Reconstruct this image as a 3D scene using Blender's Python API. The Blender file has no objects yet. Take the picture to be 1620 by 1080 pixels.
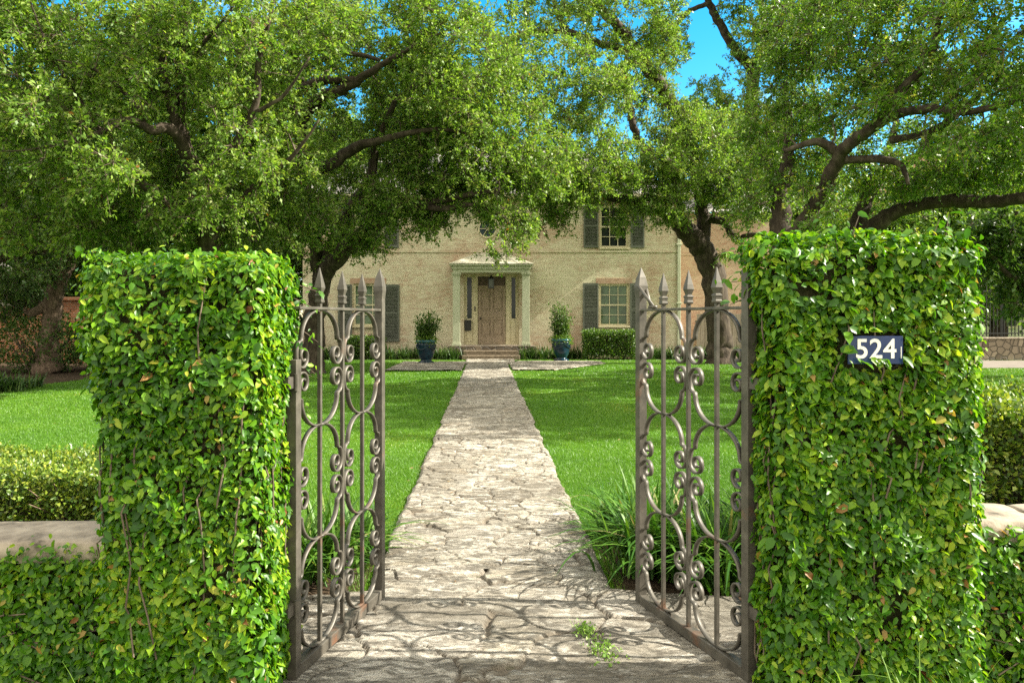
import bpy, math, random
import numpy as np
from mathutils import Vector, Matrix

sc = bpy.context.scene
COL = sc.collection
rng = np.random.default_rng(524)
random.seed(524)

# ------------------------------------------------------------------ camera, sky, sun
F, CX, CY, CH = 1200.0, 770.0, 504.0, 1.45       # focal length and level eye point of the photograph
cam_d = bpy.data.cameras.new('camera')
cam = bpy.data.objects.new('camera', cam_d)
COL.objects.link(cam)
cam.location = (0, 0, CH)
cam.rotation_euler = (math.radians(90), 0, 0)
cam_d.sensor_width = 36
cam_d.lens = 36 * F / 1620
cam_d.shift_x = (810 - CX) / 1620
cam_d.shift_y = (CY - 540) / 1620
cam_d.clip_start = 0.05
cam_d.clip_end = 2000
sc.camera = cam

SUN = Vector((0.82, -0.040, 0.62)).normalized()
world = bpy.data.worlds.new('World')
sc.world = world
world.use_nodes = True
wn = world.node_tree
sky = wn.nodes.new('ShaderNodeTexSky')
sky.sky_type = 'NISHITA'
sky.sun_disc = False
sky.sun_elevation = math.asin(SUN.z)
sky.sun_rotation = math.atan2(SUN.x, SUN.y)
sky.air_density = 1.0
sky.dust_density = 0.4
sky.ozone_density = 2.0
bgn = [n for n in wn.nodes if n.type == 'BACKGROUND'][0]
bgn.inputs['Strength'].default_value = 0.10
# added fill-light clouds, mostly unseen behind the camera, clear blue ahead to the right
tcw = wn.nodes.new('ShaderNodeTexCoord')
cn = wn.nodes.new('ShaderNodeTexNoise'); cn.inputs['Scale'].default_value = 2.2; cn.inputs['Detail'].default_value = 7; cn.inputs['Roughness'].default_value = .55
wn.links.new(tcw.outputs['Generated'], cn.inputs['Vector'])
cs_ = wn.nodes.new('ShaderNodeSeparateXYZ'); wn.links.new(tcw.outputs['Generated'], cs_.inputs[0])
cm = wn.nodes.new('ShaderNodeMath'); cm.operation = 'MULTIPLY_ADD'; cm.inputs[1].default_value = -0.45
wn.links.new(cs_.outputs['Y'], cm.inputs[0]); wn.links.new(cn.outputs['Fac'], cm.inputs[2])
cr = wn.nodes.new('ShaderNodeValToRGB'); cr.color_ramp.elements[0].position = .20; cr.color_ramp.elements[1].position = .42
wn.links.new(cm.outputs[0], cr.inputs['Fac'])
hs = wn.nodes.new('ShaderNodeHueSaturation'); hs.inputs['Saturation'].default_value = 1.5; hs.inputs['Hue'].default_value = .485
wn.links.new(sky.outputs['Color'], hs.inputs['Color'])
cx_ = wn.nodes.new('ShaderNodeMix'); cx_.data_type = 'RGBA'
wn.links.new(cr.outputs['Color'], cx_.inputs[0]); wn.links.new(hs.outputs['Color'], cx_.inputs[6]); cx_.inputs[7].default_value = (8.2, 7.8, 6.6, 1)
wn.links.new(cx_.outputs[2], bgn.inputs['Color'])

sun_d = bpy.data.lights.new('sun', 'SUN')
sun = bpy.data.objects.new('sun', sun_d)
COL.objects.link(sun)
sun_d.energy = 5.0
sun_d.angle = math.radians(0.5)
sun_d.color = (1.0, 0.94, 0.80)
sun.rotation_euler = (-SUN).to_track_quat('-Z', 'Y').to_euler()

sc.view_settings.view_transform = 'Standard'
sc.view_settings.look = 'None'
sc.view_settings.exposure = 1.78
sc.view_settings.gamma = 1.0
sc.cycles.use_denoising = False
sc.cycles.use_adaptive_sampling = False
sc.cycles.sample_clamp_indirect = 4.0
sc.cycles.max_bounces = 8
sc.cycles.diffuse_bounces = 6
sc.cycles.glossy_bounces = 2
sc.cycles.transmission_bounces = 6
sc.cycles.transparent_max_bounces = 4

# ------------------------------------------------------------------ helpers
def at(px, py, Y):
    return Vector(((px - CX) * Y / F, Y, CH + (CY - py) * Y / F))

def gnd(px, py):
    Y = F * CH / (py - CY)
    return Vector(((px - CX) * Y / F, Y, 0))

ORG = {}

def tag(o, label=None, cat=None, group=None, kind=None):
    if label: o['label'] = label
    if cat: o['category'] = cat
    if group: o['group'] = group
    if kind: o['kind'] = kind
    return o

def thing(name, label, cat, loc=(0, 0, 0), rotz=0.0, group=None, local=False):
    o = bpy.data.objects.new(name, None)
    COL.objects.link(o)
    o.empty_display_size = 0.2
    o.location = loc
    o.rotation_euler = (0, 0, rotz)
    ORG[o] = np.zeros(3) if local else np.array(loc, float)
    return tag(o, label, cat, group)

def link(name, me, mat, parent=None):
    o = bpy.data.objects.new(name, me)
    COL.objects.link(o)
    if mat is not None:
        me.materials.append(mat)
    if parent is not None:
        o.parent = parent
        ORG[o] = ORG[parent]
    else:
        ORG[o] = np.zeros(3)
    return o

def raw_mesh(name, V, loops, starts, parent=None, smooth=False):
    V = np.asarray(V, np.float32)
    if parent is not None:
        V = V - ORG[parent].astype(np.float32)
    me = bpy.data.meshes.new(name)
    me.vertices.add(len(V)); me.vertices.foreach_set('co', np.ascontiguousarray(V, np.float32).ravel())
    me.loops.add(len(loops)); me.loops.foreach_set('vertex_index', np.asarray(loops, np.int32))
    me.polygons.add(len(starts)); me.polygons.foreach_set('loop_start', np.asarray(starts, np.int32))
    if smooth:
        me.polygons.foreach_set('use_smooth', np.ones(len(starts), bool))
    me.update(calc_edges=True)
    return me

class MB:
    """collects boxes, tubes, lathes and prisms into ONE mesh object"""
    def __init__(s): s.v = []; s.f = []
    def add(s, vs, fs):
        n = len(s.v)
        s.v += [tuple(p) for p in vs]
        s.f += [tuple(i + n for i in q) for q in fs]
        return s
    def box(s, x0, x1, y0, y1, z0, z1, M=None):
        vs = [Vector(p) for p in ((x0,y0,z0),(x1,y0,z0),(x1,y1,z0),(x0,y1,z0),(x0,y0,z1),(x1,y0,z1),(x1,y1,z1),(x0,y1,z1))]
        if M is not None: vs = [M @ p for p in vs]
        return s.add(vs, [(0,3,2,1),(4,5,6,7),(0,1,5,4),(1,2,6,5),(2,3,7,6),(3,0,4,7)])
    def quad(s, *ps): return s.add(ps, [tuple(range(len(ps)))])
    def tube(s, pts, rad, n=8, cap=True, rough=0.0):
        pts = [Vector(p) for p in pts]
        if not hasattr(rad, '__len__'): rad = [rad] * len(pts)
        vs, fs = [], []
        t0 = (pts[1] - pts[0]).normalized()
        u = t0.orthogonal().normalized()
        for i, p in enumerate(pts):
            t = (pts[min(i+1, len(pts)-1)] - pts[max(i-1, 0)])
            t = t.normalized() if t.length > 1e-9 else t0
            u = (u - t * u.dot(t)); u = u.normalized() if u.length > 1e-6 else t.orthogonal().normalized()
            w = t.cross(u)
            for k in range(n):
                a = 2 * math.pi * k / n
                r = rad[i] * (1 + rough * (random.random() - .5))
                vs.append(p + (u * math.cos(a) + w * math.sin(a)) * r)
        for i in range(len(pts) - 1):
            for k in range(n):
                a, b = i*n + k, i*n + (k+1) % n
                fs.append((a, b, b + n, a + n))
        if cap:
            fs.append(tuple(reversed(range(n)))); fs.append(tuple(range((len(pts)-1)*n, len(pts)*n)))
        return s.add(vs, fs)
    def lathe(s, prof, c, n=32):
        vs, fs = [], []
        for r, z in prof:
            for k in range(n):
                a = 2*math.pi*k/n
                vs.append((c[0] + r*math.cos(a), c[1] + r*math.sin(a), c[2] + z))
        for i in range(len(prof)-1):
            for k in range(n):
                a, b = i*n+k, i*n+(k+1) % n
                fs.append((a, b, b+n, a+n))
        fs.append(tuple(reversed(range(n)))); fs.append(tuple(range((len(prof)-1)*n, len(prof)*n)))
        return s.add(vs, fs)
    def frustum(s, secs, c=(0, 0)):
        """stack of square sections (half size, z)"""
        vs, fs = [], []
        for h, z in secs:
            vs += [(c[0]-h, c[1]-h, z), (c[0]+h, c[1]-h, z), (c[0]+h, c[1]+h, z), (c[0]-h, c[1]+h, z)]
        for i in range(len(secs)-1):
            for k in range(4):
                a, b = i*4+k, i*4+(k+1) % 4
                fs.append((a, b, b+4, a+4))
        fs.append((3, 2, 1, 0)); n = (len(secs)-1)*4
        fs.append((n, n+1, n+2, n+3))
        return s.add(vs, fs)
    def build(s, name, mat, parent=None, smooth=False, bevel=0.0):
        me = bpy.data.meshes.new(name)
        o = ORG[parent] if parent is not None else np.zeros(3)
        me.from_pydata([(p[0]-o[0], p[1]-o[1], p[2]-o[2]) for p in s.v], [], s.f)
        if smooth: me.polygons.foreach_set('use_smooth', np.ones(len(me.polygons), bool))
        me.update()
        ob = link(name, me, mat, parent)
        if bevel:
            b = ob.modifiers.new('bevel', 'BEVEL'); b.width = bevel; b.segments = 2; b.limit_method = 'ANGLE'
        return ob

def unit(a):
    return a / np.maximum(np.linalg.norm(a, axis=-1, keepdims=True), 1e-9)

# ---- leaves: template (along, across, lift)
TPL = {
    'quad': ([(0,0,0), (.45,.5,.07), (1,0,-.04), (.45,-.5,.07)], [(0,1,2,3)]),
    'mid': ([(0,0,0), (.4,.5,.06), (1,0,-.10), (.4,-.5,.06)], [(0,2,1), (0,3,2)]),
    'full': ([(0,0,0), (.5,0,-.03), (1,0,-.16), (.2,.40,.05), (.62,.40,.03), (.2,-.40,.05), (.62,-.40,.03)],
             [(0,1,4,3), (1,2,4), (0,5,6,1), (1,6,2)]),
    'blade': ([(0,-.5,0), (0,.5,0), (1,0,0)], [(0,1,2)]),
}
TPL['mid'] = (TPL['mid'][0], [(0,2,1)[::-1] if False else (0,2,1), (0,3,2)])

def leaves(name, P, D, N, L, W, mat, parent=None, tpl='quad', rnd=None, smooth=False):
    tv, tf = TPL[tpl]
    tv = np.array(tv, np.float32)
    n = len(P)
    P = np.asarray(P, np.float32)
    D = unit(np.asarray(D, np.float32)); N = np.asarray(N, np.float32)
    N = unit(N - D * np.sum(N * D, -1, keepdims=True)); S = np.cross(N, D)
    L = np.broadcast_to(np.asarray(L, np.float32), (n,))[:, None, None]
    W = np.broadcast_to(np.asarray(W, np.float32), (n,))[:, None, None]
    V = P[:, None] + tv[None, :, 0:1]*L*D[:, None] + tv[None, :, 1:2]*W*S[:, None] + tv[None, :, 2:3]*L*N[:, None]
    k = len(tv)
    pat = np.concatenate([np.array(f) for f in tf]); lens = np.array([len(f) for f in tf])
    loops = (np.arange(n)[:, None]*k + pat[None]).ravel()
    st = np.concatenate([[0], np.cumsum(lens)[:-1]])
    starts = (np.arange(n)[:, None]*len(pat) + st[None]).ravel()
    me = raw_mesh(name, V.reshape(-1, 3), loops, starts, parent, smooth)
    if rnd is None: rnd = rng.random(n)
    a = me.attributes.new('rnd', 'FLOAT', 'FACE')
    a.data.foreach_set('value', np.repeat(np.asarray(rnd, np.float32), len(tf)))
    return link(name, me, mat, parent)

def rsph(n):
    return unit(rng.normal(size=(n, 3)))

# ---- value noise
_perm = rng.permutation(256)
def vnoise(x, y, seed=0):
    xi = np.floor(x).astype(int); yi = np.floor(y).astype(int)
    fx = x - xi; fy = y - yi
    fx = fx*fx*(3-2*fx); fy = fy*fy*(3-2*fy)
    def h(a, b): return _perm[(_perm[(a + seed*17) & 255] + b) & 255] / 255.0
    return (h(xi, yi)*(1-fx) + h(xi+1, yi)*fx)*(1-fy) + (h(xi, yi+1)*(1-fx) + h(xi+1, yi+1)*fx)*fy
def fbm(x, y, o=4, seed=0):
    s, a, t = 0, .5, 0
    for k in range(o):
        s = s + a*vnoise(x*2**k, y*2**k, seed+k); t += a; a *= .5
    return s/t

# ------------------------------------------------------------------ materials
def newmat(name):
    m = bpy.data.materials.new(name); m.use_nodes = True
    nt = m.node_tree
    return m, nt, nt.nodes['Principled BSDF'], nt.nodes['Material Output']

def ramp(nt, stops, fac):
    r = nt.nodes.new('ShaderNodeValToRGB')
    e = r.color_ramp.elements
    while len(e) < len(stops): e.new(0.5)
    for el, (p, c) in zip(e, stops):
        el.position = p; el.color = (*c, 1)
    nt.links.new(fac, r.inputs['Fac'])
    return r.outputs['Color']

def noise(nt, scale, detail=6, rough=.6, stretch=None, vec=None, dist=0.0):
    t = nt.nodes.new('ShaderNodeTexNoise')
    t.inputs['Scale'].default_value = scale; t.inputs['Detail'].default_value = detail
    t.inputs['Roughness'].default_value = rough; t.inputs['Distortion'].default_value = dist
    if vec is None:
        tc = nt.nodes.new('ShaderNodeTexCoord'); vec = tc.outputs['Object']
    if stretch:
        mp = nt.nodes.new('ShaderNodeMapping'); mp.inputs['Scale'].default_value = stretch
        nt.links.new(vec, mp.inputs['Vector']); vec = mp.outputs['Vector']
    nt.links.new(vec, t.inputs['Vector'])
    return t.outputs['Fac']

def mixc(nt, a, b, fac, mode='MIX'):
    m = nt.nodes.new('ShaderNodeMix'); m.data_type = 'RGBA'; m.blend_type = mode
    for s, v in ((m.inputs[0], fac), (m.inputs[6], a), (m.inputs[7], b)):
        if hasattr(v, 'default_value') or hasattr(v, 'links'): nt.links.new(v, s)
        elif isinstance(v, (int, float)): s.default_value = v
        else: s.default_value = (*v, 1)
    return m.outputs[2]

def bump(nt, b, h, strength=.3, dist=.01):
    n = nt.nodes.new('ShaderNodeBump'); n.inputs['Strength'].default_value = strength; n.inputs['Distance'].default_value = dist
    nt.links.new(h, n.inputs['Height']); nt.links.new(n.outputs['Normal'], b.inputs['Normal'])

def simple(name, stops, scale=8, rough=.6, metallic=0, bmp=.2, bdist=.004, stretch=None, spec=.5, detail=6):
    m, nt, b, _ = newmat(name)
    f = noise(nt, scale, detail, .62, stretch)
    nt.links.new(ramp(nt, stops, f), b.inputs['Base Color'])
    b.inputs['Roughness'].default_value = rough; b.inputs['Metallic'].default_value = metallic
    b.inputs['Specular IOR Level'].default_value = spec
    if bmp: bump(nt, b, f, bmp, bdist)
    return m

def leafmat(name, stops, rough=.45, trans=.35, tcol=(1.35, 1.4, .6), spec=.5):
    m, nt, b, out = newmat(name)
    a = nt.nodes.new('ShaderNodeAttribute'); a.attribute_name = 'rnd'
    c = ramp(nt, stops, a.outputs['Fac'])
    nt.links.new(c, b.inputs['Base Color'])
    b.inputs['Roughness'].default_value = rough
    b.inputs['Specular IOR Level'].default_value = spec
    t = nt.nodes.new('ShaderNodeBsdfTranslucent')
    nt.links.new(mixc(nt, c, tcol, 1.0, 'MULTIPLY'), t.inputs['Color'])
    mx = nt.nodes.new('ShaderNodeMixShader'); mx.inputs[0].default_value = trans
    nt.links.new(b.outputs[0], mx.inputs[1]); nt.links.new(t.outputs[0], mx.inputs[2])
    nt.links.new(mx.outputs[0], out.inputs['Surface'])
    return m

M = {}
M['fig'] = leafmat('creeping_fig_leaf', [(0, (.026,.090,.005)), (.35, (.066,.178,.007)), (.7, (.145,.275,.010)), (.90, (.27,.36,.022)), (.955, (.30,.20,.05)), (1, (.20,.075,.03))], .38, .38, spec=.28)
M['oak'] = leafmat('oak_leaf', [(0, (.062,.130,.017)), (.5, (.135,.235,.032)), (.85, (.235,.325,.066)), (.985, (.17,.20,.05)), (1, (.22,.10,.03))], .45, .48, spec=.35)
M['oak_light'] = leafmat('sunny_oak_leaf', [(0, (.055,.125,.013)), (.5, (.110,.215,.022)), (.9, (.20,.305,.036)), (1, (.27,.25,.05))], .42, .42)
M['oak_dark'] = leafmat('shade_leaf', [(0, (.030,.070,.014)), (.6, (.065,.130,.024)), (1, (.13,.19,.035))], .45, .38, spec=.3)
M['box'] = leafmat('boxwood_leaf', [(0, (.03,.075,.01)), (.5, (.06,.13,.014)), (.85, (.13,.21,.02)), (1, (.30,.30,.06))], .4, .3)
M['box_gold'] = leafmat('golden_hedge_leaf', [(0, (.035,.08,.01)), (.4, (.09,.16,.016)), (.8, (.22,.28,.03)), (1, (.42,.38,.08))], .4, .32)
M['strap'] = leafmat('strap_leaf', [(0, (.022,.070,.008)), (.6, (.05,.125,.013)), (.95, (.10,.19,.025)), (1, (.28,.24,.11))], .45, .25, spec=.22)
M['strap_dark'] = leafmat('dark_strap_leaf', [(0, (.018,.045,.010)), (.6, (.04,.09,.016)), (1, (.09,.15,.03))], .45, .2, spec=.25)
M['grass'] = leafmat('grass_blade', [(0, (.036,.110,.004)), (.45, (.066,.172,.005)), (.8, (.115,.225,.008)), (1, (.22,.25,.03))], .5, .3)
M['weed'] = leafmat('weed_leaf', [(0, (.10,.20,.03)), (1, (.22,.34,.06))], .5, .35)
M['dead'] = leafmat('fallen_leaf', [(0, (.10,.06,.03)), (.6, (.20,.13,.06)), (1, (.32,.24,.10))], .7, .1)
M['bark'] = simple('bark', [(.25, (.016,.012,.009)), (.5, (.048,.036,.026)), (.72, (.105,.085,.062))], 9, .9, 0, 1.0, .03, (1, 1, .35), .2)
M['twig'] = simple('twig_bark', [(.3, (.045,.035,.025)), (.7, (.16,.125,.09))], 20, .9, 0, 0, spec=.2)
M['bark_warm'] = simple('warm_bark', [(.25, (.030,.020,.014)), (.5, (.10,.07,.048)), (.75, (.21,.155,.11))], 9, .9, 0, 1.0, .03, (1, 1, .35), .2)
M['core'] = simple('dark_stem_core_mat', [(.3, (.012,.016,.006)), (.7, (.05,.045,.02))], 30, .9, 0, .6, .02, spec=.1)
M['stone'] = simple('coping_stone', [(.30, (.07,.06,.045)), (.44, (.21,.175,.135)), (.6, (.29,.245,.19)), (.75, (.37,.32,.25))], 9, .85, 0, .9, .015, spec=.2)
M['mulch'] = simple('mulch', [(.3, (.02,.014,.009)), (.6, (.07,.048,.03)), (.8, (.13,.09,.055))], 40, .95, 0, 1, .03, spec=.1)
M['drive'] = simple('driveway_concrete', [(.3, (.12,.10,.085)), (.7, (.19,.165,.14))], 3, .9, 0, .2, .004, spec=.2)
M['cream'] = simple('cream_paint', [(.3, (.48,.42,.265)), (.7, (.56,.50,.33))], 3, .55, 0, .06, .002)
M['sage'] = simple('pale_green_paint', [(.3, (.37,.38,.265)), (.7, (.43,.44,.315))], 3, .5, 0, .06, .002)
M['shutter'] = simple('shutter_paint', [(.3, (.078,.086,.064)), (.7, (.105,.112,.085))], 5, .5, 0, .06, .002)
M['brass'] = simple('dark_metal', [(.3, (.015,.014,.012)), (.7, (.035,.032,.028))], 20, .4, .6, .1, .001)
M['lampglass'] = simple('lantern_glass', [(.3, (.04,.042,.034)), (.7, (.09,.095,.075))], 5, .3, 0, 0)
M['shingle'] = simple('roof_shingle', [(.3, (.16,.15,.14)), (.7, (.30,.28,.26))], 12, .85, 0, .5, .02, (1, 5, 5), .3)
M['terracotta'] = simple('terracotta_tile', [(.3, (.25,.09,.05)), (.7, (.42,.17,.10))], 10, .8, 0, .4, .02)
M['stucco'] = simple('pale_stucco', [(.3, (.58,.53,.44)), (.7, (.68,.63,.54))], 4, .9, 0, .2, .004)
M['copper'] = simple('portico_metal', [(.3, (.46,.44,.34)), (.7, (.60,.57,.46))], 4, .4, .35, .05, .002)
M['woodfence'] = simple('grey_fence_board', [(.3, (.16,.125,.09)), (.7, (.30,.25,.19))], 6, .85, 0, .4, .004, (12, 12, .6))
M['black_iron'] = simple('black_iron', [(.3, (.012,.012,.012)), (.7, (.028,.028,.026))], 20, .5, .4, .1, .001)
M['navy'] = simple('navy_enamel', [(.3, (.010,.020,.080)), (.7, (.016,.032,.115))], 6, .22, 0, .03, .001)
M['white'] = simple('white_enamel', [(.3, (.66,.65,.60)), (.7, (.76,.75,.70))], 9, .3, 0, .03, .001)

def gate_iron():
    m, nt, b, _ = newmat('weathered_gate_iron')
    f = noise(nt, 14, 8, .65)
    base = ramp(nt, [(.30, (.045,.040,.032)), (.55, (.085,.076,.061)), (.78, (.14,.125,.103))], f)
    r = noise(nt, 5, 5, .6)
    rust = ramp(nt, [(.60, (0, 0, 0)), (.72, (.7, .7, .7))], r)
    nt.links.new(mixc(nt, base, (.15,.065,.032), rust), b.inputs['Base Color'])
    b.inputs['Roughness'].default_value = .5; b.inputs['Metallic'].default_value = .25
    bump(nt, b, noise(nt, 60, 4), .25, .002)
    return m
M['iron'] = gate_iron()

def wood_door():
    m, nt, b, _ = newmat('weathered_oak_door')
    f = noise(nt, 6, 8, .65, (9, 9, .7), dist=.6)
    nt.links.new(ramp(nt, [(.28, (.13,.092,.062)), (.5, (.28,.21,.145)), (.74, (.41,.33,.235))], f), b.inputs['Base Color'])
    b.inputs['Roughness'].default_value = .65
    bump(nt, b, f, .4, .004)
    return m
M['door'] = wood_door()

def brick(name, c1, c2, c3, mortar, wear):
    m, nt, b, _ = newmat(name)
    tc = nt.nodes.new('ShaderNodeTexCoord')
    sp = nt.nodes.new('ShaderNodeSeparateXYZ'); nt.links.new(tc.outputs['Object'], sp.inputs[0])
    ad = nt.nodes.new('ShaderNodeMath'); ad.operation = 'ADD'
    nt.links.new(sp.outputs['X'], ad.inputs[0]); nt.links.new(sp.outputs['Y'], ad.inputs[1])
    cb = nt.nodes.new('ShaderNodeCombineXYZ')
    nt.links.new(ad.outputs[0], cb.inputs['X']); nt.links.new(sp.outputs['Z'], cb.inputs['Y'])
    br = nt.nodes.new('ShaderNodeTexBrick')
    br.inputs['Scale'].default_value = 1.0
    br.inputs['Brick Width'].default_value = .23; br.inputs['Row Height'].default_value = .082
    br.inputs['Mortar Size'].default_value = .007; br.inputs['Mortar Smooth'].default_value = .3
    br.inputs['Bias'].default_value = -.1
    br.inputs['Color1'].default_value = (*c1, 1); br.inputs['Color2'].default_value = (*c2, 1); br.inputs['Mortar'].default_value = (*mortar, 1)
    nt.links.new(cb.outputs[0], br.inputs['Vector'])
    big = noise(nt, .55, 5, .65)
    fine = noise(nt, 4.0, 7, .74, (.8, 1, 2.8))
    mul = nt.nodes.new('ShaderNodeMath'); mul.operation = 'ADD'
    nt.links.new(big, mul.inputs[0]); nt.links.new(fine, mul.inputs[1])
    hf = nt.nodes.new('ShaderNodeMath'); hf.operation = 'MULTIPLY'; hf.inputs[1].default_value = .5
    nt.links.new(mul.outputs[0], hf.inputs[0])
    w = ramp(nt, [(wear-.05, (0, 0, 0)), (wear+.08, (.9, .9, .9))], hf.outputs[0])
    nt.links.new(mixc(nt, br.outputs['Color'], c3, w), b.inputs['Base Color'])
    b.inputs['Roughness'].default_value = .85; b.inputs['Specular IOR Level'].default_value = .2
    inv = nt.nodes.new('ShaderNodeMath'); inv.operation = 'SUBTRACT'; inv.inputs[0].default_value = 1.0
    nt.links.new(br.outputs['Fac'], inv.inputs[1])
    bump(nt, b, inv.outputs[0], .5, .008)
    return m
M['brick'] = brick('lime_washed_brick', (.57,.525,.375), (.49,.44,.31), (.39,.26,.18), (.51,.46,.33), .515)
M['brick_pink'] = brick('pink_worn_brick', (.40,.27,.185), (.32,.18,.12), (.42,.33,.23), (.38,.31,.23), .52)
M['brick_red'] = brick('orange_brick', (.36,.15,.075), (.26,.10,.055), (.20,.11,.07), (.32,.26,.20), .62)

def rubble():
    m, nt, b, _ = newmat('rubble_stone')
    v = nt.nodes.new('ShaderNodeTexVoronoi'); v.inputs['Scale'].default_value = 4.5
    tc = nt.nodes.new('ShaderNodeTexCoord'); nt.links.new(tc.outputs['Object'], v.inputs['Vector'])
    v2 = nt.nodes.new('ShaderNodeTexVoronoi'); v2.feature = 'DISTANCE_TO_EDGE'; v2.inputs['Scale'].default_value = 4.5
    nt.links.new(tc.outputs['Object'], v2.inputs['Vector'])
    c = ramp(nt, [(.2, (.09,.068,.046)), (.8, (.22,.175,.125))], v.outputs['Color'])
    e = ramp(nt, [(0, (0, 0, 0)), (.1, (1, 1, 1))], v2.outputs['Distance'])
    nt.links.new(mixc(nt, (.07,.055,.04), c, e), b.inputs['Base Color'])
    b.inputs['Roughness'].default_value = .9
    bump(nt, b, e, .8, .05)
    return m
M['rubble'] = rubble()

def glass(name, col, rough=.04):
    m, nt, b, _ = newmat(name)
    f = noise(nt, 1.3, 3)
    nt.links.new(ramp(nt, [(.35, tuple(x*.5 for x in col)), (.65, col)], f), b.inputs['Base Color'])
    b.inputs['Roughness'].default_value = rough; b.inputs['Specular IOR Level'].default_value = .22
    bump(nt, b, noise(nt, 2.2, 2), .06, .02)
    return m
M['pane_green'] = glass('green_pane', (.11,.17,.085))  # patchy green set as the colour of the glass, nothing hangs behind
M['pane_dark'] = glass('dark_pane', (.022,.028,.024), .12)

def glaze():
    m, nt, b, _ = newmat('teal_glaze')
    f = noise(nt, 5, 6, .6, (1, 1, .6))
    nt.links.new(ramp(nt, [(.3, (.003,.009,.016)), (.55, (.005,.022,.038)), (.8, (.012,.055,.075))], f), b.inputs['Base Color'])
    b.inputs['Roughness'].default_value = .22; b.inputs['Coat Weight'].default_value = .1; b.inputs['Specular IOR Level'].default_value = .4
    return m
M['glaze'] = glaze()
M['glaze_rim'] = simple('turquoise_rim', [(.3, (.008,.06,.08)), (.7, (.02,.11,.14))], 8, .2, 0, .1, .002)

def lawnmat():
    m, nt, b, _ = newmat('lawn_turf')
    f = noise(nt, 1.2, 8, .7)
    g = noise(nt, 70, 4, .7)
    c = ramp(nt, [(.3, (.028,.082,.005)), (.5, (.050,.125,.006)), (.72, (.085,.165,.010))], g)
    c2 = mixc(nt, c, (.085,.17,.02), ramp(nt, [(.5, (0, 0, 0)), (.75, (.5, .5, .5))], f))
    nt.links.new(c2, b.inputs['Base Color'])
    b.inputs['Roughness'].default_value = .9; b.inputs['Specular IOR Level'].default_value = .1
    bump(nt, b, g, .8, .03)
    return m
M['lawn'] = lawnmat()

def pathmat():
    m, nt, b, _ = newmat('limestone_flags')
    def att(n):
        a = nt.nodes.new('ShaderNodeAttribute'); a.attribute_name = n; return a.outputs['Fac']
    crack, stone, lich = att('crack'), att('stone'), att('lichen')
    base = ramp(nt, [(0, (.17,.145,.11)), (.2, (.33,.295,.24)), (.45, (.43,.395,.33)), (.7, (.33,.29,.225)), (.85, (.46,.42,.36)), (1, (.27,.225,.165))], stone)
    fine = noise(nt, 16, 8, .72, (.7, 1.5, 1), dist=.8)
    base = mixc(nt, base, (.58,.55,.485), ramp(nt, [(.50, (0, 0, 0)), (.60, (.85, .85, .85))], fine))
    blot = noise(nt, 11, 10, .76, (.6, 1.6, 1), dist=1.0)
    pit = noise(nt, 38, 6, .7, (.7, 1.4, 1))
    base = mixc(nt, base, (.10,.088,.07), ramp(nt, [(.56, (0, 0, 0)), (.66, (.8, .8, .8))], pit))
    base = mixc(nt, base, (.085,.075,.060), ramp(nt, [(.465, (0, 0, 0)), (.555, (.82, .82, .82))], blot))
    base = mixc(nt, base, (.13,.115,.09), ramp(nt, [(.45, (0, 0, 0)), (.85, (.7, .7, .7))], lich))
    dirt = noise(nt, 5, 4, .6)
    crc = ramp(nt, [(.36, (.05,.038,.024)), (.50, (.17,.14,.105)), (.62, (.20,.17,.13)), (.70, (.05,.08,.018))], dirt)
    nt.links.new(mixc(nt, crc, base, crack), b.inputs['Base Color'])
    b.inputs['Roughness'].default_value = .88; b.inputs['Specular IOR Level'].default_value = .2
    ad = nt.nodes.new('ShaderNodeMath'); ad.operation = 'ADD'
    nt.links.new(fine, ad.inputs[0]); nt.links.new(blot, ad.inputs[1])
    bump(nt, b, ad.outputs[0], 1.0, .035)
    return m
M['path'] = pathmat()

# ------------------------------------------------------------------ ground
def sheet(name, pts, z, mat):
    mb = MB(); mb.quad(*[(p[0], p[1], z) for p in pts])
    o = mb.build(name, mat); return tag(o, kind='structure')

sheet('lawn', [(-600, -200), (600, -200), (600, 900), (-600, 900)], 0, M['lawn'])
sheet('street', [(-60, -14), (60, -14), (60, -4), (-60, -4)], .004, simple('asphalt', [(.3, (.035,.035,.035)), (.7, (.065,.063,.06))], 30, .9))
sheet('pavement', [(-60, -.6), (60, -.6), (60, 1.2), (-60, 1.2)], .006, M['drive'])
sheet('driveway', [(13.5, 22.3), (60, 22.3), (60, 26.2), (11.5, 26.2)], .005, M['drive'])
BED_L = [gnd(-420, 640), gnd(0, 623), gnd(70, 608), gnd(150, 598), gnd(300, 592), gnd(440, 590)]
sheet('planting_bed', [BED_L[0][:2], BED_L[1][:2], BED_L[2][:2], BED_L[3][:2], BED_L[4][:2], BED_L[5][:2], (-7, 30), (-40, 30)], .005, M['mulch'])
sheet('house_bed', [(-8, 26.7), (-1.3, 26.7), (-1.3, 28.4), (-8, 28.4)], .007, M['mulch'])
sheet('house_bed', [(1.7, 26.9), (11, 26.9), (11, 28.4), (1.7, 28.4)], .007, M['mulch'])
sheet('gate_bed', [(-2.6, 3.3), (-.95, 3.3), (-.66, 3.85), (-.66, 4.7), (-2.4, 4.7)], .005, M['mulch'])
sheet('gate_bed', [(.69, 3.85), (1.2, 3.3), (2.6, 3.3), (2.6, 4.9), (.69, 4.9)], .005, M['mulch'])

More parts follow.
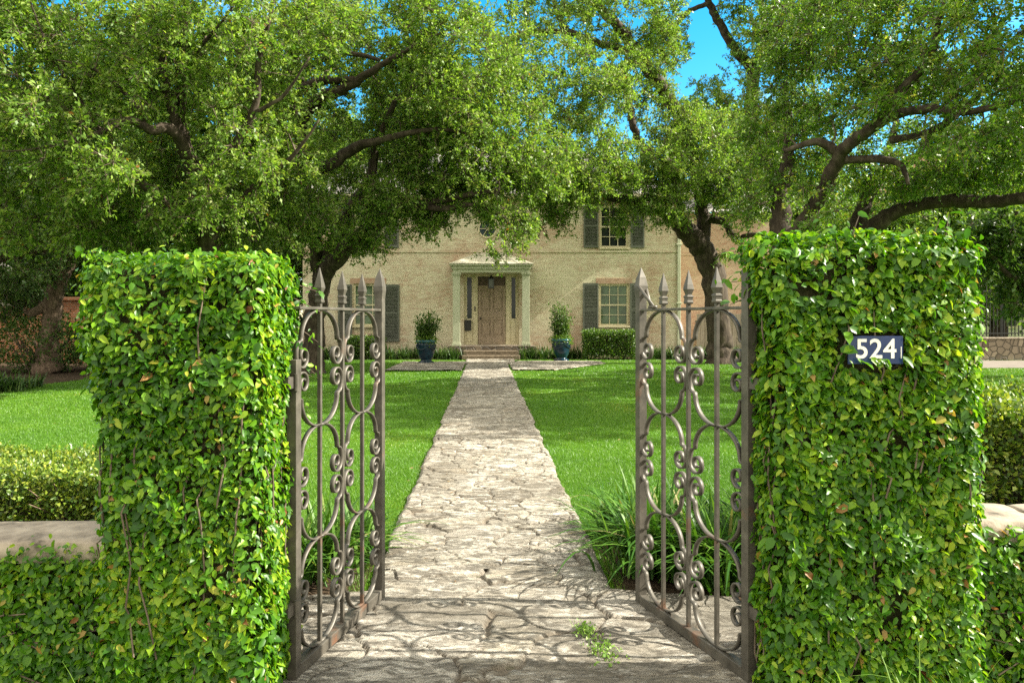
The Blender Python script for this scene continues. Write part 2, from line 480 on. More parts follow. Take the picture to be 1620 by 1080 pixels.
PX0, PX1 = -.63, .66
sheet('path_bed', [(PX0+.06, 1.3), (PX1-.06, 1.3), (PX1-.06, 26.7), (PX0+.06, 26.7)], .006, M['mulch'])
def path_w(y):
    """left and right edge of the flagstone path at distance y"""
    if y < 3.96:
        t = np.clip((3.96 - y) / .13, 0, 1); t = t*t*(3-2*t)
        return PX0 - .45*t, PX1 + .62*t
    return PX0, PX1

def flag_grid(name, xs_fn, y0, y1, nx, ny, cell):
    ys = np.linspace(y0, y1, ny); s = np.linspace(0, 1, nx)
    E = np.array([xs_fn(y) for y in ys])
    X = E[:, :1] + (E[:, 1:]-E[:, :1])*s[None]; Y = np.repeat(ys[:, None], nx, 1)
    ew = .09*(fbm(ys*3.3, ys*0+3.3, 4, 9)-.5); X = X + (ew[:, None])*(1-2*s[None])*1.0
    wx = X + .30*(fbm(X*3.4, Y*3.4, 4, 3)-.5); wy = Y + .30*(fbm(X*3.4+9, Y*3.4, 4, 5)-.5)
    cx, cy = cell
    gx, gy = wx/cx, wy/cy
    ix, iy = np.floor(gx).astype(int), np.floor(gy).astype(int)
    f1 = np.full(X.shape, 9.); f2 = np.full(X.shape, 9.); idd = np.zeros(X.shape)
    for dx in (-1, 0, 1):
        for dy in (-1, 0, 1):
            a, b = ix+dx, iy+dy
            hx = _perm[(_perm[a & 255]+b) & 255]/255.; hy = _perm[(_perm[(a+71) & 255]+b) & 255]/255.
            hi = _perm[(_perm[(a+133) & 255]+b) & 255]/255.
            d = np.hypot((a+.5+(hx-.5)*.85-gx)*cx, (b+.5+(hy-.5)*.85-gy)*cy)
            n1 = d < f1
            f2 = np.where(n1, f1, np.minimum(f2, d)); idd = np.where(n1, hi, idd); f1 = np.where(n1, d, f1)
    wv = np.clip(fbm(X*4+3, Y*4, 3, 77)*3.2-.8, .35, 2.2); ck = np.clip((f2-f1-.004*wv)/(.016*wv+.003), 0, 1); ck = ck*ck*(3-2*ck)
    strata = fbm(X*3.2, Y*6.5, 4, 21)*5; st = strata-np.floor(strata); st = np.floor(strata)+np.clip(st*5, 0, 1)
    edge = np.minimum(s, 1-s)[None]*(E[:, 1:]-E[:, :1])
    ed = np.clip(edge/.03, 0, 1)
    Z = .008 + (.013*ck + .012*idd*ck + .015*st/5 + .016*fbm(X*9, Y*14, 5, 31)) * (.35+.65*ed)
    n = nx*ny
    V = np.stack([X, Y, Z], -1).reshape(-1, 3)
    i = np.arange(n).reshape(ny, nx)
    q = np.stack([i[:-1, :-1], i[:-1, 1:], i[1:, 1:], i[1:, :-1]], -1).reshape(-1)
    me = raw_mesh(name, V, q, np.arange(0, len(q), 4), None, True)
    for nm, arr in (('crack', ck), ('stone', idd), ('lichen', np.clip(fbm(X*2.2, Y*2.2, 4, 41)*1.3-.15, 0, 1))):
        at_ = me.attributes.new(nm, 'FLOAT', 'POINT'); at_.data.foreach_set('value', arr.reshape(-1).astype(np.float32))
    return tag(link(name, me, M['path']), kind='structure')

flag_grid('front_paving', path_w, 1.25, 4.31, 200, 384, (.50, .40))
flag_grid('garden_path', path_w, 4.265, 9.0, 150, 520, (.30, .23))
flag_grid('garden_path_far', lambda y: (PX0 + (-.08 if y > 24 else 0), PX1 + (.3 if y > 24 else 0)), 8.985, 26.85, 60, 700, (.30, .23))
def cross_w(y):
    t = (y-20.9)/(25.2-20.9)
    return -2.85 - .05*t, 1.9 + 2.0*min(1, t*1.2)
sheet('cross_path', [(-2.85, 20.9), (PX0-.1, 20.9), (PX0-.1, 25), (-2.72, 25)], .006, M['path'])
sheet('cross_path', [(PX1+.08, 21.1), (1.9, 21.3), (3.75, 25), (PX1+.08, 25.3)], .006, M['path'])
for o in [o for o in COL.objects if o.name.startswith('cross_path')]:
    bpy.data.objects.remove(o)
def grid_sheet(name, fn, y0, y1, nx, ny):
    return flag_grid(name, fn, y0, y1, nx, ny, (.44, .34))
grid_sheet('cross_path', lambda y: (-2.85 + .1*(y-21)/4, PX0-.06), 20.9, 25.0, 60, 90)
grid_sheet('cross_path', lambda y: (PX1+.06 + (.25 if y > 24 else 0), 1.9 + 1.9*min(1, (y-21.1)/3.2)), 21.1, 25.3, 70, 90)

# ------------------------------------------------------------------ grass blades
def lawn_ok(x, y):
    ej = rng.normal(size=x.shape)*.018; l = np.where(y < 3.94, -1.1, PX0+.022+ej); r = np.where(y < 3.94, 1.3, PX1-.022+ej)
    ok = (x < l) | (x > r)
    ok &= ~((x > -2.85) & (x < PX1) & (y > 20.9) & (y < 25.0))
    ok &= ~((x >= PX1) & (x < 1.9+1.9*np.clip((y-21.1)/3.2, 0, 1)) & (y > 21.1) & (y < 25.3))
    ok &= ~((y > 22.2) & (x > 11.5))
    ok &= ~((y > 3.3) & (y < 4.6) & (x > -2.6) & (x < -.74)) & ~((y > 3.3) & (y < 4.9) & (x < 2.6) & (x > .74))
    bx = np.array([p[0] for p in BED_L]); by = np.array([p[1] for p in BED_L])
    ok &= ~((x < bx[-1]) & (y > np.interp(x, bx, by)))
    ok &= y < 26.8
    return ok
gp, gl, gw = [], [], []
for (y0, y1, dens, ln, wd, xl, xr) in ((3.3, 5.5, 13000, .030, .0030, -2.8, 2.8), (5.5, 8, 8000, .030, .0040, -4.5, 5.0), (8, 11.5, 3000, .030, .006, -8, 8.5), (11.5, 16, 1200, .032, .010, -11.5, 12.5), (16, 27, 380, .035, .018, -15, 19)):
    n = int((y1-y0)*(xr-xl)*dens)
    x = rng.uniform(xl, xr, n); y = rng.uniform(y0, y1, n)
    k = lawn_ok(x, y) & (x > -800*y/F-.5) & (x < 900*y/F+.5)
    x, y = x[k], y[k]
    gp.append(np.stack([x, y, np.zeros_like(x)], -1)); gl.append(ln*rng.uniform(.6, 1.35, len(x))); gw.append(wd*rng.uniform(.7, 1.3, len(x)))
gp = np.concatenate(gp); gl = np.concatenate(gl); gw = np.concatenate(gw)
D = rng.normal(size=gp.shape)*.6; D[:, 2] = 1
go = leaves('grass', gp, D, rng.normal(size=gp.shape)*.8+np.array([0, -.4, .5]), gl, gw, M['grass'], None, 'blade', np.clip(rng.random(len(gp))*.62+.75*(fbm(gp[:, 0]*.9, gp[:, 1]*.55, 4, 5)-.28), 0, 1))
tag(go, 'bright green mown grass blades covering the lawn both sides of the path', 'grass', kind='stuff')

# ------------------------------------------------------------------ vegetation builders
def catmull(pts, sub=6):
    out = []
    n = len(pts)
    for i in range(n-1):
        p0, p1, p2, p3 = (np.array(pts[max(i-1, 0)]), np.array(pts[i]), np.array(pts[i+1]), np.array(pts[min(i+2, n-1)]))
        for k in range(sub):
            t = k/sub
            out.append(.5*((2*p1)+(-p0+p2)*t+(2*p0-5*p1+4*p2-p3)*t*t+(-p0+3*p1-3*p2+p3)*t**3))
    out.append(np.array(pts[-1]))
    return out

def prisms(name, A, B, ra, rb, mat, parent):
    """thin three sided twigs, one mesh"""
    n = len(A)
    d = unit(B-A); u = unit(np.cross(d, rng.normal(size=d.shape))); w = np.cross(d, u)
    V = np.empty((n, 6, 3), np.float32)
    for k in range(3):
        a = 2*math.pi*k/3
        o = u*math.cos(a)+w*math.sin(a)
        V[:, k] = A+o*np.reshape(ra, (-1, 1)); V[:, 3+k] = B+o*np.reshape(rb, (-1, 1))
    pat = np.array([0,1,4,3, 1,2,5,4, 2,0,3,5])
    loops = (np.arange(n)[:, None]*6+pat).ravel()
    me = raw_mesh(name, V.reshape(-1, 3), loops, np.arange(0, len(loops), 4), parent, True)
    return link(name, me, mat, parent)

def tree(label, base, limbs, blobs, leaf=.080, mat='oak', bark='bark', k=21, twigs=9, per=17, group=None, spray=.42, name='oak_tree', thin=True):
    """limbs: lists of (px, py, Y, radius); blobs: (px, py, Y, rpx, rpy, depth_m[, factor])"""
    root = thing(name, label, 'tree', (base[0], base[1], 0), group=group)
    tb = MB(); sk = []
    for L in limbs:
        P = catmull([(*at(p[0], p[1], p[2]), p[3]) for p in L], 6)
        r0 = P[0][3]
        pts = []
        for i, p in enumerate(P):
            wv = 0 if i in (0, len(P)-1) else .35*min(p[3], .12)
            pts.append(Vector(p[:3]) + Vector((random.uniform(-wv, wv), random.uniform(-wv, wv), random.uniform(-wv, wv)*.5)))
        tb.tube(pts, [p[3] for p in P], 11, True, .16)
        for p, q in zip(pts, P):
            if p.z > 1.8: sk.append((*p, q[3]))
    tb.build('trunk', M[bark], root, True)
    T = []
    for b in blobs:
        px, py, Y, rx, ry, dy = b[:6]; f = b[6] if len(b) > 6 else 1.0
        c = np.array(at(px, py, Y)); R = np.array([rx*Y/F, dy, ry*Y/F])
        n = max(3, int(k*f*math.pi*R[0]*R[2]))
        q = rsph(n)*(rng.random((n, 1))**(1/2.6))
        T.append(c+q*R)
    T = np.concatenate(T)
    T = T[T[:, 2] > .9]
    # branches: every spray is carried by a branch grown from the nearest wood
    S = [np.array(s) for s in sk]
    arr = np.array(S)
    d0 = np.min(np.linalg.norm(T[:, None, :]-arr[None, ::3, :3], axis=2), axis=1)
    order = np.argsort(d0)
    bb = MB()
    buf = np.zeros((len(arr)+len(T)*3, 4)); buf[:len(arr)] = arr; m = len(arr)
    for i in order:
        t = T[i]
        dd = np.linalg.norm(buf[:m, :3]-t, axis=1)
        dd2 = dd + np.where(buf[:m, 2] > t[2]+.5, .5, 0)
        j = int(np.argmin(dd2)); s = buf[j]
        ln = dd[j]
        if ln < .12: continue
        up = np.array([0, 0, .12*ln]); rr = min(s[3]*.6, .012+.018*ln)
        jit = rng.normal(size=3)*.09*ln
        p1 = s[:3]+(t-s[:3])*.35+up+jit; p2 = s[:3]+(t-s[:3])*.7+up*.8-jit*.5
        bb.tube([s[:3], p1, p2, t], [rr, rr*.75, rr*.5, max(.004, rr*.25)], 5 if rr > .02 else 4, False)
        buf[m] = (*p1, rr*.75); buf[m+1] = (*p2, rr*.5); buf[m+2] = (*t, max(.006, rr*.3)); m += 3
    bb.build('branches', M[bark if bark != 'bark' else 'twig'], root, True)
    # sprays
    n = len(T)
    cen = T.mean(0)
    out = unit(T-cen)
    td = unit(rsph(n*twigs)+np.repeat(out, twigs, 0)*.45+np.array([0, 0, .1]))
    tl = spray*rng.uniform(.45, 1.2, n*twigs)
    A = np.repeat(T, twigs, 0)
    keep = rng.random(len(A)) < .92
    A, td, tl = A[keep], td[keep], tl[keep]
    B = A+td*tl[:, None]; B[:, 2] -= .12*tl
    if thin: prisms('twigs', A, B, .008, .003, M['twig'], root)
    tt = rng.uniform(.2, 1.05, (len(A), per, 1))
    P = A[:, None]+(B-A)[:, None]*tt+rng.normal(size=(len(A), per, 3))*.028
    Dd = td[:, None]*.7+rng.normal(size=P.shape)*.6
    Nn = rng.normal(size=P.shape)*.75+np.array([0.10, -.15, .75])
    P, Dd, Nn = P.reshape(-1, 3), Dd.reshape(-1, 3), Nn.reshape(-1, 3)
    cl = np.repeat(rng.normal(size=len(A))*.19, per)
    rv = np.clip(rng.random(len(P))*.75+.12+cl, 0, 1)
    rv = np.where(rng.random(len(P)) < .004, 1.0, np.minimum(rv, .97))
    L = leaf*rng.uniform(.65, 1.3, len(P))
    leaves('crown', P, Dd, Nn, L, L*rng.uniform(.42, .6, len(P)), M[mat], root, 'quad', rv)
    return root

def bush_leaves(P, out, n_per, L, mat, parent, name='foliage', tpl='mid', up=.5, wr=.55, jit=.03, bias=0.0):
    n = len(P)
    P = np.repeat(P, n_per, 0)+rng.normal(size=(n*n_per, 3))*jit
    O = np.repeat(out, n_per, 0)
    D = O*.6+rng.normal(size=P.shape)*.6+np.array([0, 0, .3])
    N = rng.normal(size=P.shape)*.6+O*.5+np.array([0, 0, up])
    ll = L*rng.uniform(.6, 1.3, len(P))
    return leaves(name, P, D, N, ll, ll*wr, mat, parent, tpl, np.clip(rng.random(len(P))*.9+bias, 0, 1))

def ellipsoid_bush(name, label, c, R, n, leaf, mat, group=None, cat='shrub', flat=0.0, core=True, noise_amp=.14):
    root = thing(name, label, cat, (c[0], c[1], 0), group=group)
    q = rsph(n); 
    lump = 1+noise_amp*(np.sin(q[:, 0]*5+c[0])*np.cos(q[:, 1]*4.3)+np.sin(q[:, 2]*6+c[1]))
    s = rng.random(n)**.33*.55+.5
    qq = np.sign(q)*np.abs(q)**(1-flat)
    P = np.array(c)+qq*np.array(R)*(s*lump)[:, None]
    k = P[:, 2] > .03
    bush_leaves(P[k], q[k], 3, leaf, mat, root, jit=leaf*.8)
    mb = MB()
    for i in range(22):
        d = rsph(1)[0]; d[2] = abs(d[2])
        e = np.array(c)+d*np.array(R)*.85
        b0 = np.array([c[0]+random.uniform(-.2, .2)*R[0], c[1]+random.uniform(-.2, .2)*R[1], max(0.0, c[2]-R[2])])
        mid = (b0+e)/2+np.array([random.uniform(-.1, .1), random.uniform(-.1, .1), .1])*R[0]
        mb.tube([b0, mid, e], [.022*R[0]+.006, .014*R[0]+.004, .004], 5, False)
    mb.build('stems', M['twig'], root, True)
    return root

def strap(root, c, n, ln, wd, spread, name='leaves', mat='strap', seg=6):
    """arching strap leaves in one mesh"""
    c = np.array(c, float)
    az = rng.uniform(0, 2*math.pi, n); lean = rng.uniform(.15, 1.0, n)**.8
    L = ln*rng.uniform(.6, 1.15, n)
    b = c+np.stack([rng.normal(size=n)*spread, rng.normal(size=n)*spread, np.zeros(n)], -1)
    h = np.stack([np.cos(az), np.sin(az), np.zeros(n)], -1); sd = np.stack([-np.sin(az), np.cos(az), np.zeros(n)], -1)
    V = np.empty((n, seg+1, 2, 3), np.float32)
    for i in range(seg+1):
        t = i/seg
        p = b+h*(L*lean*(.25*t+.75*t**1.6))[:, None]
        p[:, 2] += L*(t*1.0-.72*lean*t**2.2)
        p[:, 2] = np.maximum(p[:, 2], .02)
        w = wd*(1-t**2.5)*(.55+.45*min(1, t*4))*.5+.0004
        tw = sd*w
        V[:, i, 0] = p-tw; V[:, i, 1] = p+tw; V[:, i, :, 2] += .0
    k = (seg+1)*2
    pat = np.concatenate([[2*i, 2*i+1, 2*i+3, 2*i+2] for i in range(seg)])
    loops = (np.arange(n)[:, None]*k+pat).ravel()
    me = raw_mesh(name, V.reshape(-1, 3), loops, np.arange(0, len(loops), 4), root, True)
    a = me.attributes.new('rnd', 'FLOAT', 'FACE'); a.data.foreach_set('value', np.repeat(rng.random(n), seg).astype(np.float32))
    return link(name, me, M[mat], root)

# ------------------------------------------------------------------ vine covered pillars and low walls
def vine_surface(faces, dens, jitter=1.0, hole=None, bulge=.05, seed=0):
    """faces: (origin, u vector, v vector, outward normal) -> leaf arrays"""
    PP, NN = [], []
    for (o, u, v, nrm) in faces:
        o, u, v, nrm = map(lambda a: np.array(a, float), (o, u, v, nrm))
        n = int(np.linalg.norm(u)*np.linalg.norm(v)*dens)
        a, b = rng.random(n), rng.random(n)
        P = o+u*a[:, None]+v*b[:, None]
        s = fbm((P[:, 0]+P[:, 1]*1.7)*5+seed, P[:, 2]*5+seed, 3, 51)
        t = fbm((P[:, 0]+P[:, 1]*1.7)*13+seed, P[:, 2]*13, 2, 61)
        off = bulge*(s*1.3-.25)+.03*t*jitter+rng.uniform(-.012, .022, n)
        gap = fbm((P[:, 0]+P[:, 1])*7+3*seed, P[:, 2]*7, 3, 71)
        keep = rng.random(n) < np.clip((gap-.16)*5, .25, 1)
        P = P+nrm*off[:, None]
        PP.append(P[keep]); NN.append(np.repeat(nrm[None], keep.sum(), 0))
    return np.concatenate(PP), np.concatenate(NN)

def vine_leaves(root, P, O, size=.0315, mat='fig', name='vine_leaves'):
    n = len(P)
    side = np.cross(O, np.array([0, 0, 1.0])); side = np.where(np.linalg.norm(side, axis=1, keepdims=True) < .1, np.array([1.0, 0, 0]), side)
    D = np.array([0, 0, -.55])+O*.45+side*rng.normal(size=(n, 1))*.75+rng.normal(size=(n, 3))*.28
    N = O*.8+np.array([0, 0, .55])+rng.normal(size=(n, 3))*.48
    big = fbm(P[:, 0]*3+P[:, 1], P[:, 2]*3, 2, 81)
    L = size*np.clip(rng.lognormal(-.06, .34, n), .4, 1.6)*(.7+.6*big)
    P = P-unit(D)*L[:, None]*.5
    tone = fbm(P[:, 0]*4+P[:, 1]*3, P[:, 2]*4, 3, 91)-.5
    rv = np.clip(rng.random(n)**1.35*.86+tone*.55, 0, .90)
    rv = np.where(rng.random(n) < .022, rng.uniform(.90, 1, n), rv)
    return leaves(name, P, D, N, L, L*rng.uniform(.50, .68, n), M[mat], root, 'full', rv, True)

def vine_stems(root, faces, count):
    mb = MB()
    for i in range(count):
        o, u, v, nrm = [np.array(a, float) for a in random.choice(faces)]
        a, b = random.random(), random.random()*.5
        pts = []
        for k in range(7):
            a = min(1, max(0, a+random.uniform(-.07, .07))); b = min(1, b+random.uniform(.0, .12))
            pts.append(o+u*a+v*b+nrm*random.uniform(.012, .062))
        mb.tube(pts, [.0035]*6+[.0015], 5, False)
    return mb.build('vine_stems', M['twig'], root, True)

SHOOTS = []
def sprig(pts_out, P0, d, ln, n):
    """a shoot with alternating leaves -> appends (P, O) arrays"""
    d = np.array(d, float)/np.linalg.norm(d)
    SHOOTS.append([np.array(P0)-d*.05]+[np.array(P0)+d*ln*t+np.array([0, 0, -.10*ln*t*t]) for t in (.33, .66, 1.0)])
    for i in range(n):
        t = (i+1)/n
        p = np.array(P0)+d*ln*t+np.array([0, 0, -.10*ln*t*t])+rng.normal(size=3)*.012
        o = unit(np.array([d[0]*.3+rng.normal()*.5, -.7, .5+rng.normal()*.3]))
        pts_out.append((p, o))

def pillar(label, x0, x1, y0, y1, h, seed, hole=None, sprigs=()):
    root = thing('vine_covered_pillar', label, 'gate pillar', ((x0+x1)/2, (y0+y1)/2, 0))
    c = MB(); e = .012
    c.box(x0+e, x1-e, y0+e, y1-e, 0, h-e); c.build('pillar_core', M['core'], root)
    faces = [((x0, y0, 0), (x1-x0, 0, 0), (0, 0, h), (0, -1, 0)), ((x0, y1, 0), (x1-x0, 0, 0), (0, 0, h), (0, 1, 0)),
             ((x0, y0, 0), (0, y1-y0, 0), (0, 0, h), (-1, 0, 0)), ((x1, y0, 0), (0, y1-y0, 0), (0, 0, h), (1, 0, 0))]
    top = [((x0, y0, h), (x1-x0, 0, 0), (0, y1-y0, 0), (0, 0, 1))]
    P, O = vine_surface(faces, 10500, seed=seed)
    P2, O2 = vine_surface(top, 6000, seed=seed+2)
    # shaggy edges: rim of the top and the vertical corners
    n = 900
    a = rng.random(n)*2*(x1-x0+y1-y0); w, d = x1-x0, y1-y0
    ex = np.where(a < w, x0+a, np.where(a < w+d, x1, np.where(a < 2*w+d, x1-(a-w-d), x0)))
    ey = np.where(a < w, y0, np.where(a < w+d, y0+(a-w), np.where(a < 2*w+d, y1, y1-(a-2*w-d))))
    oc = unit(np.stack([ex-(x0+x1)/2, ey-(y0+y1)/2, np.full(n, .12)], -1))
    P3 = np.stack([ex, ey, h+rng.uniform(-.05, .045, n)], -1)+oc*rng.uniform(-.02, .055, (n, 1))
    m = 1300
    cxs = np.where(rng.random(m) < .5, x0, x1); cys = np.where(rng.random(m) < .7, y0, y1)
    o4 = unit(np.stack([np.sign(cxs-(x0+x1)/2), np.sign(cys-(y0+y1)/2), np.zeros(m)], -1))
    P4 = np.stack([cxs, cys, rng.uniform(.02, h, m)], -1)+o4*rng.uniform(-.01, .045, (m, 1))+rng.normal(size=(m, 3))*.012
    sp = []
    SHOOTS.clear()
    for s in sprigs: sprig(sp, *s)
    sm_ = MB()
    for pts in SHOOTS: sm_.tube(pts, [.003, .0026, .002, .001], 5, False)
    if SHOOTS: sm_.build('vine_shoots', M['twig'], root, True)
    PA = [P, P2, P3, P4]; OA = [O, O2, oc, o4]
    if sp:
        PA.append(np.array([s[0] for s in sp])); OA.append(np.array([s[1] for s in sp]))
    P, O = np.concatenate(PA), np.concatenate(OA)
    if hole is not None:
        hx0, hx1, hz0, hz1, yb = hole
        k = (P[:, 0] > hx0) & (P[:, 0] < hx1) & (P[:, 2] > hz0-.005) & (P[:, 2] < hz1+.012) & (P[:, 1] < y0+.02)
        P, O = P[~k], O[~k]
    if x0 < 0:
        t = np.clip((P[:, 2]-1.0)/.45, 0, 1)*np.clip(((x0+x1)/2-P[:, 0])/.22, 0, 1)
        P[:, 0] -= .075*t*t*(3-2*t)
    else:
        t = np.clip((P[:, 2]-1.40)/.2, 0, 1)*np.clip(((x0+x1)/2-P[:, 0])/.25, 0, 1)
        P[:, 0] -= .045*t*t*(3-2*t)
    vine_leaves(root, P, O)
    vine_stems(root, faces, 60)
    return root

SIGN = (1.285, 1.505, 1.265, 1.40)
LP = dict(x0=-1.315, x1=-.83, y0=2.66, y1=3.12, h=1.635)
RP = dict(x0=1.09, x1=1.772, y0=2.80, y1=2.99, h=1.70)
pillar('leafy vine covered gate pillar on the left, level flat top and sunlit inner side', **LP, seed=1,
       sprigs=[((-.83, 3.05, 1.5), (1, -.1, .15), .10, 7), ((-.84, 3.0, 1.38), (1, .1, -.3), .12, 8), ((-.83, 3.08, 1.25), (1, .2, -.2), .12, 9), ((-.84, 3.1, 1.15), (1, .1, -.5), .12, 8), ((-.84, 3.02, 1.62), (1, -.1, .2), .1, 8),
               ((-.83, 3.1, 1.45), (1, .2, -.6), .16, 12), ((-.83, 3.1, 1.55), (1, .3, -.4), .16, 12), ((-.83, 3.12, 1.32), (1, .2, -.7), .15, 12), ((-.83, 3.12, 1.6), (1, .2, -.2), .15, 12)])
pillar('broader vine covered gate pillar on the right, carrying the blue number plate', **RP, seed=7, hole=(*SIGN, 0),
       sprigs=[((1.34, 2.82, 1.7), (.3, 0, 1), .16, 9), ((1.32, 2.85, 1.7), (-.2, 0, 1), .12, 7), ((1.66, 2.85, 1.7), (.3, 0, 1), .14, 9), ((1.72, 2.85, 1.7), (.1, 0, 1), .16, 9), ((1.70, 2.83, 1.68), (.6, 0, .8), .13, 8),
               ((1.09, 2.9, 1.66), (-1, 0, .2), .12, 9), ((1.09, 3.0, 1.6), (-1, 0, .05), .13, 9), ((1.09, 3.05, 1.55), (-1, 0, -.3), .12, 9), ((1.09, 3.0, 1.45), (-1, 0, -.4), .09, 7), ((1.09, 3.0, 1.68), (-1, 0, .4), .12, 9), ((1.74, 2.84, 1.4), (1, 0, -.2), .07, 6), ((1.75, 2.84, 1.55), (1, 0, -.1), .07, 6)])

def low_wall(label, x0, x1, y0, y1, h, tcop, seed):
    root = thing('vine_covered_wall', label, 'garden wall', ((x0+x1)/2, (y0+y1)/2, 0))
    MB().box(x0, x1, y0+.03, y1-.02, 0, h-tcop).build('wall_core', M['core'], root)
    # rough hewn coping stones, end to end, as one capping
    nx, ny = 420, 14
    xs = np.linspace(x0, x1, nx); ys = np.linspace(0, 1, ny)
    mb = MB()
    top = []
    for j, t in enumerate(ys):
        row = []
        for x in xs:
            yy = (y0-.02)+(y1+.01-(y0-.02))*t
            wob = .018*(float(fbm(np.array([x*4.]), np.array([t*2.]), 3, 13)[0])-.5)
            edge = min(t, 1-t)
            jd = abs(((x-x0+.07*math.sin(t*5)*.2) % .83)-.415); z = h+wob-.012*math.exp(-edge*14)-.022*math.exp(-(jd/.007)**2)-.006*math.exp(-(jd/.03)**2)
            row.append((x, yy+wob*.8, z))
        top.append(row)
    vs = [p for r in top for p in r]
    fs = [(j*nx+i, j*nx+i+1, (j+1)*nx+i+1, (j+1)*nx+i) for j in range(ny-1) for i in range(nx-1)]
    base = len(vs)
    for i in range(nx):
        p = top[0][i]; vs.append((p[0], p[1]-.012+.01*math.sin(p[0]*31), h-tcop*.55))
    for i in range(nx):
        p = top[0][i]; vs.append((p[0], p[1]+.004, h-tcop))
    fs += [(base+i, base+i+1, i+1, i) for i in range(nx-1)]+[(base+nx+i, base+nx+i+1, base+i+1, base+i) for i in range(nx-1)]
    b2 = len(vs)
    for i in range(nx):
        p = top[-1][i]; vs.append((p[0], p[1], h-tcop))
    fs += [((ny-1)*nx+i, (ny-1)*nx+i+1, b2+i+1, b2+i) for i in range(nx-1)]
    mb.add(vs, fs); mb.build('coping_stone', M['stone'], root, True)
    faces = [((x0, y0, 0), (x1-x0, 0, 0), (0, 0, h-tcop), (0, -1, 0))]
    P, O = vine_surface(faces, 8600, seed=seed, bulge=.06)
    n = int((x1-x0)*380)
    fx = rng.uniform(x0, x1, n)
    creep = fbm(fx*3, fx*0+seed, 3, 15)
    P2 = np.stack([fx, y0-.045+rng.uniform(-.02, .03, n), h-tcop+rng.uniform(-.03, .03, n)+np.maximum(0, creep-.40)*.32*rng.random(n)], -1)
    P = np.concatenate([P, P2]); O = np.concatenate([O, np.repeat([[0, -.8, .6]], n, 0)])
    vine_leaves(root, P, O, .0315)
    vine_stems(root, faces, 50)
    return root
low_wall('low vine covered wall with grey stone coping left of the left gate pillar', -4.2, -1.36, 2.90, 3.2, .605, .085, 3)
low_wall('low vine covered wall with tan stone coping right of the right gate pillar', 1.79, 4.6, 2.98, 3.26, .665, .095, 5)

# ------------------------------------------------------------------ number plate
def text_mesh(name, body, size, depth):
    cu = bpy.data.curves.new(name, 'FONT'); cu.body = body; cu.size = size; cu.extrude = depth; cu.align_x = 'CENTER'; cu.align_y = 'CENTER'
    cu.offset = .0012
    o = bpy.data.objects.new(name, cu); COL.objects.link(o)
    dg = bpy.context.evaluated_depsgraph_get()
    me = bpy.data.meshes.new_from_object(o.evaluated_get(dg))
    bpy.data.objects.remove(o); bpy.data.curves.remove(cu)
    return me
sx, sy, sz = 1.392, 2.715, 1.338
sg = thing('house_number_sign', 'small navy blue plate with white numerals 524 set among the vine leaves', 'sign', (sx, sy, sz), local=True)
MB().box(-.098, .098, 0, .006, -.05, .05).build('plate', M['navy'], sg, bevel=.001)
bd = MB()
for (a, b, c, d) in ((.090, .0925, -.030, .012),):
    bd.box(a, b, -.0012, .0005, c, d)
bd.build('border', M['white'], sg)
for i, ch in enumerate('524'):
    me = text_mesh('numeral', ch, .098, .001)
    o = link('numeral', me, M['white'], sg)
    o.location = (-.050+.050*i, -.0022, .001); o.rotation_euler = (math.radians(90), 0, 0)
# a few leaves growing over the rim of the plate
n = 26
a = rng.random(n)
side = rng.choice(4, n, p=[.36, .36, .14, .14])
ex = np.where(side < 2, -.10+.20*a, np.where(side == 2, -.105, .108)); ez = np.where(side == 0, .072, np.where(side == 1, -.046, -.05+.10*a))
P = np.stack([sx+ex, np.full(n, sy-.018), sz+ez+rng.normal(size=n)*.004], -1)
rp = [o for o in COL.objects if o.name == 'vine_covered_pillar.001'][0]
vine_leaves(rp, P, np.repeat([[0, -1., .1]], n, 0), .040, 'fig', 'plate_fringe_leaves')

# ------------------------------------------------------------------ wrought iron gates
def ribbon(pts, th, dp):
    """flat bar bent along pts (x, z) in the gate plane"""
    mb = MB(); vs, fs = [], []
    n = len(pts)
    for i, (x, z) in enumerate(pts):
        a = pts[max(i-1, 0)]; b = pts[min(i+1, n-1)]
        tx, tz = b[0]-a[0], b[1]-a[1]; l = math.hypot(tx, tz) or 1
        nx, nz = -tz/l*th/2, tx/l*th/2
        vs += [(x-nx, -dp/2, z-nz), (x+nx, -dp/2, z+nz), (x+nx, dp/2, z+nz), (x-nx, dp/2, z-nz)]
    for i in range(n-1):
        for k in range(4):
            a, b = i*4+k, i*4+(k+1) % 4
            fs.append((a, b, b+4, a+4))
    fs.append((3, 2, 1, 0)); fs.append(tuple(range((n-1)*4, n*4)))
    return mb.add(vs, fs)

def scroll_curve(w, H, r):
    kx, kz = .80*w, .50*H
    P = []
    for i in range(15):
        t = math.pi/2*i/14
        P.append((kx*math.sin(t)**.92 if t > 0 else 0.0, kz+(H-kz)*math.cos(t)))
    P.append((kx+.007, kz-.006))
    x0, z0 = P[-1]
    for i in range(1, 9):
        t = i/8
        cx, cz = w, kz-.004
        P.append(((1-t)**2*x0+2*t*(1-t)*cx+t*t*w, (1-t)**2*z0+2*t*(1-t)*cz+t*t*r))
    c = (w-r, r)
    turns = 1.38
    for i in range(1, 46):
        t = i/45
        a = -2*math.pi*turns*t; rr = r*(1-.74*t**.9)
        off = r*.12*t
        P.append((c[0]+rr*math.cos(a)-off, c[1]+rr*math.sin(a)))
    return P

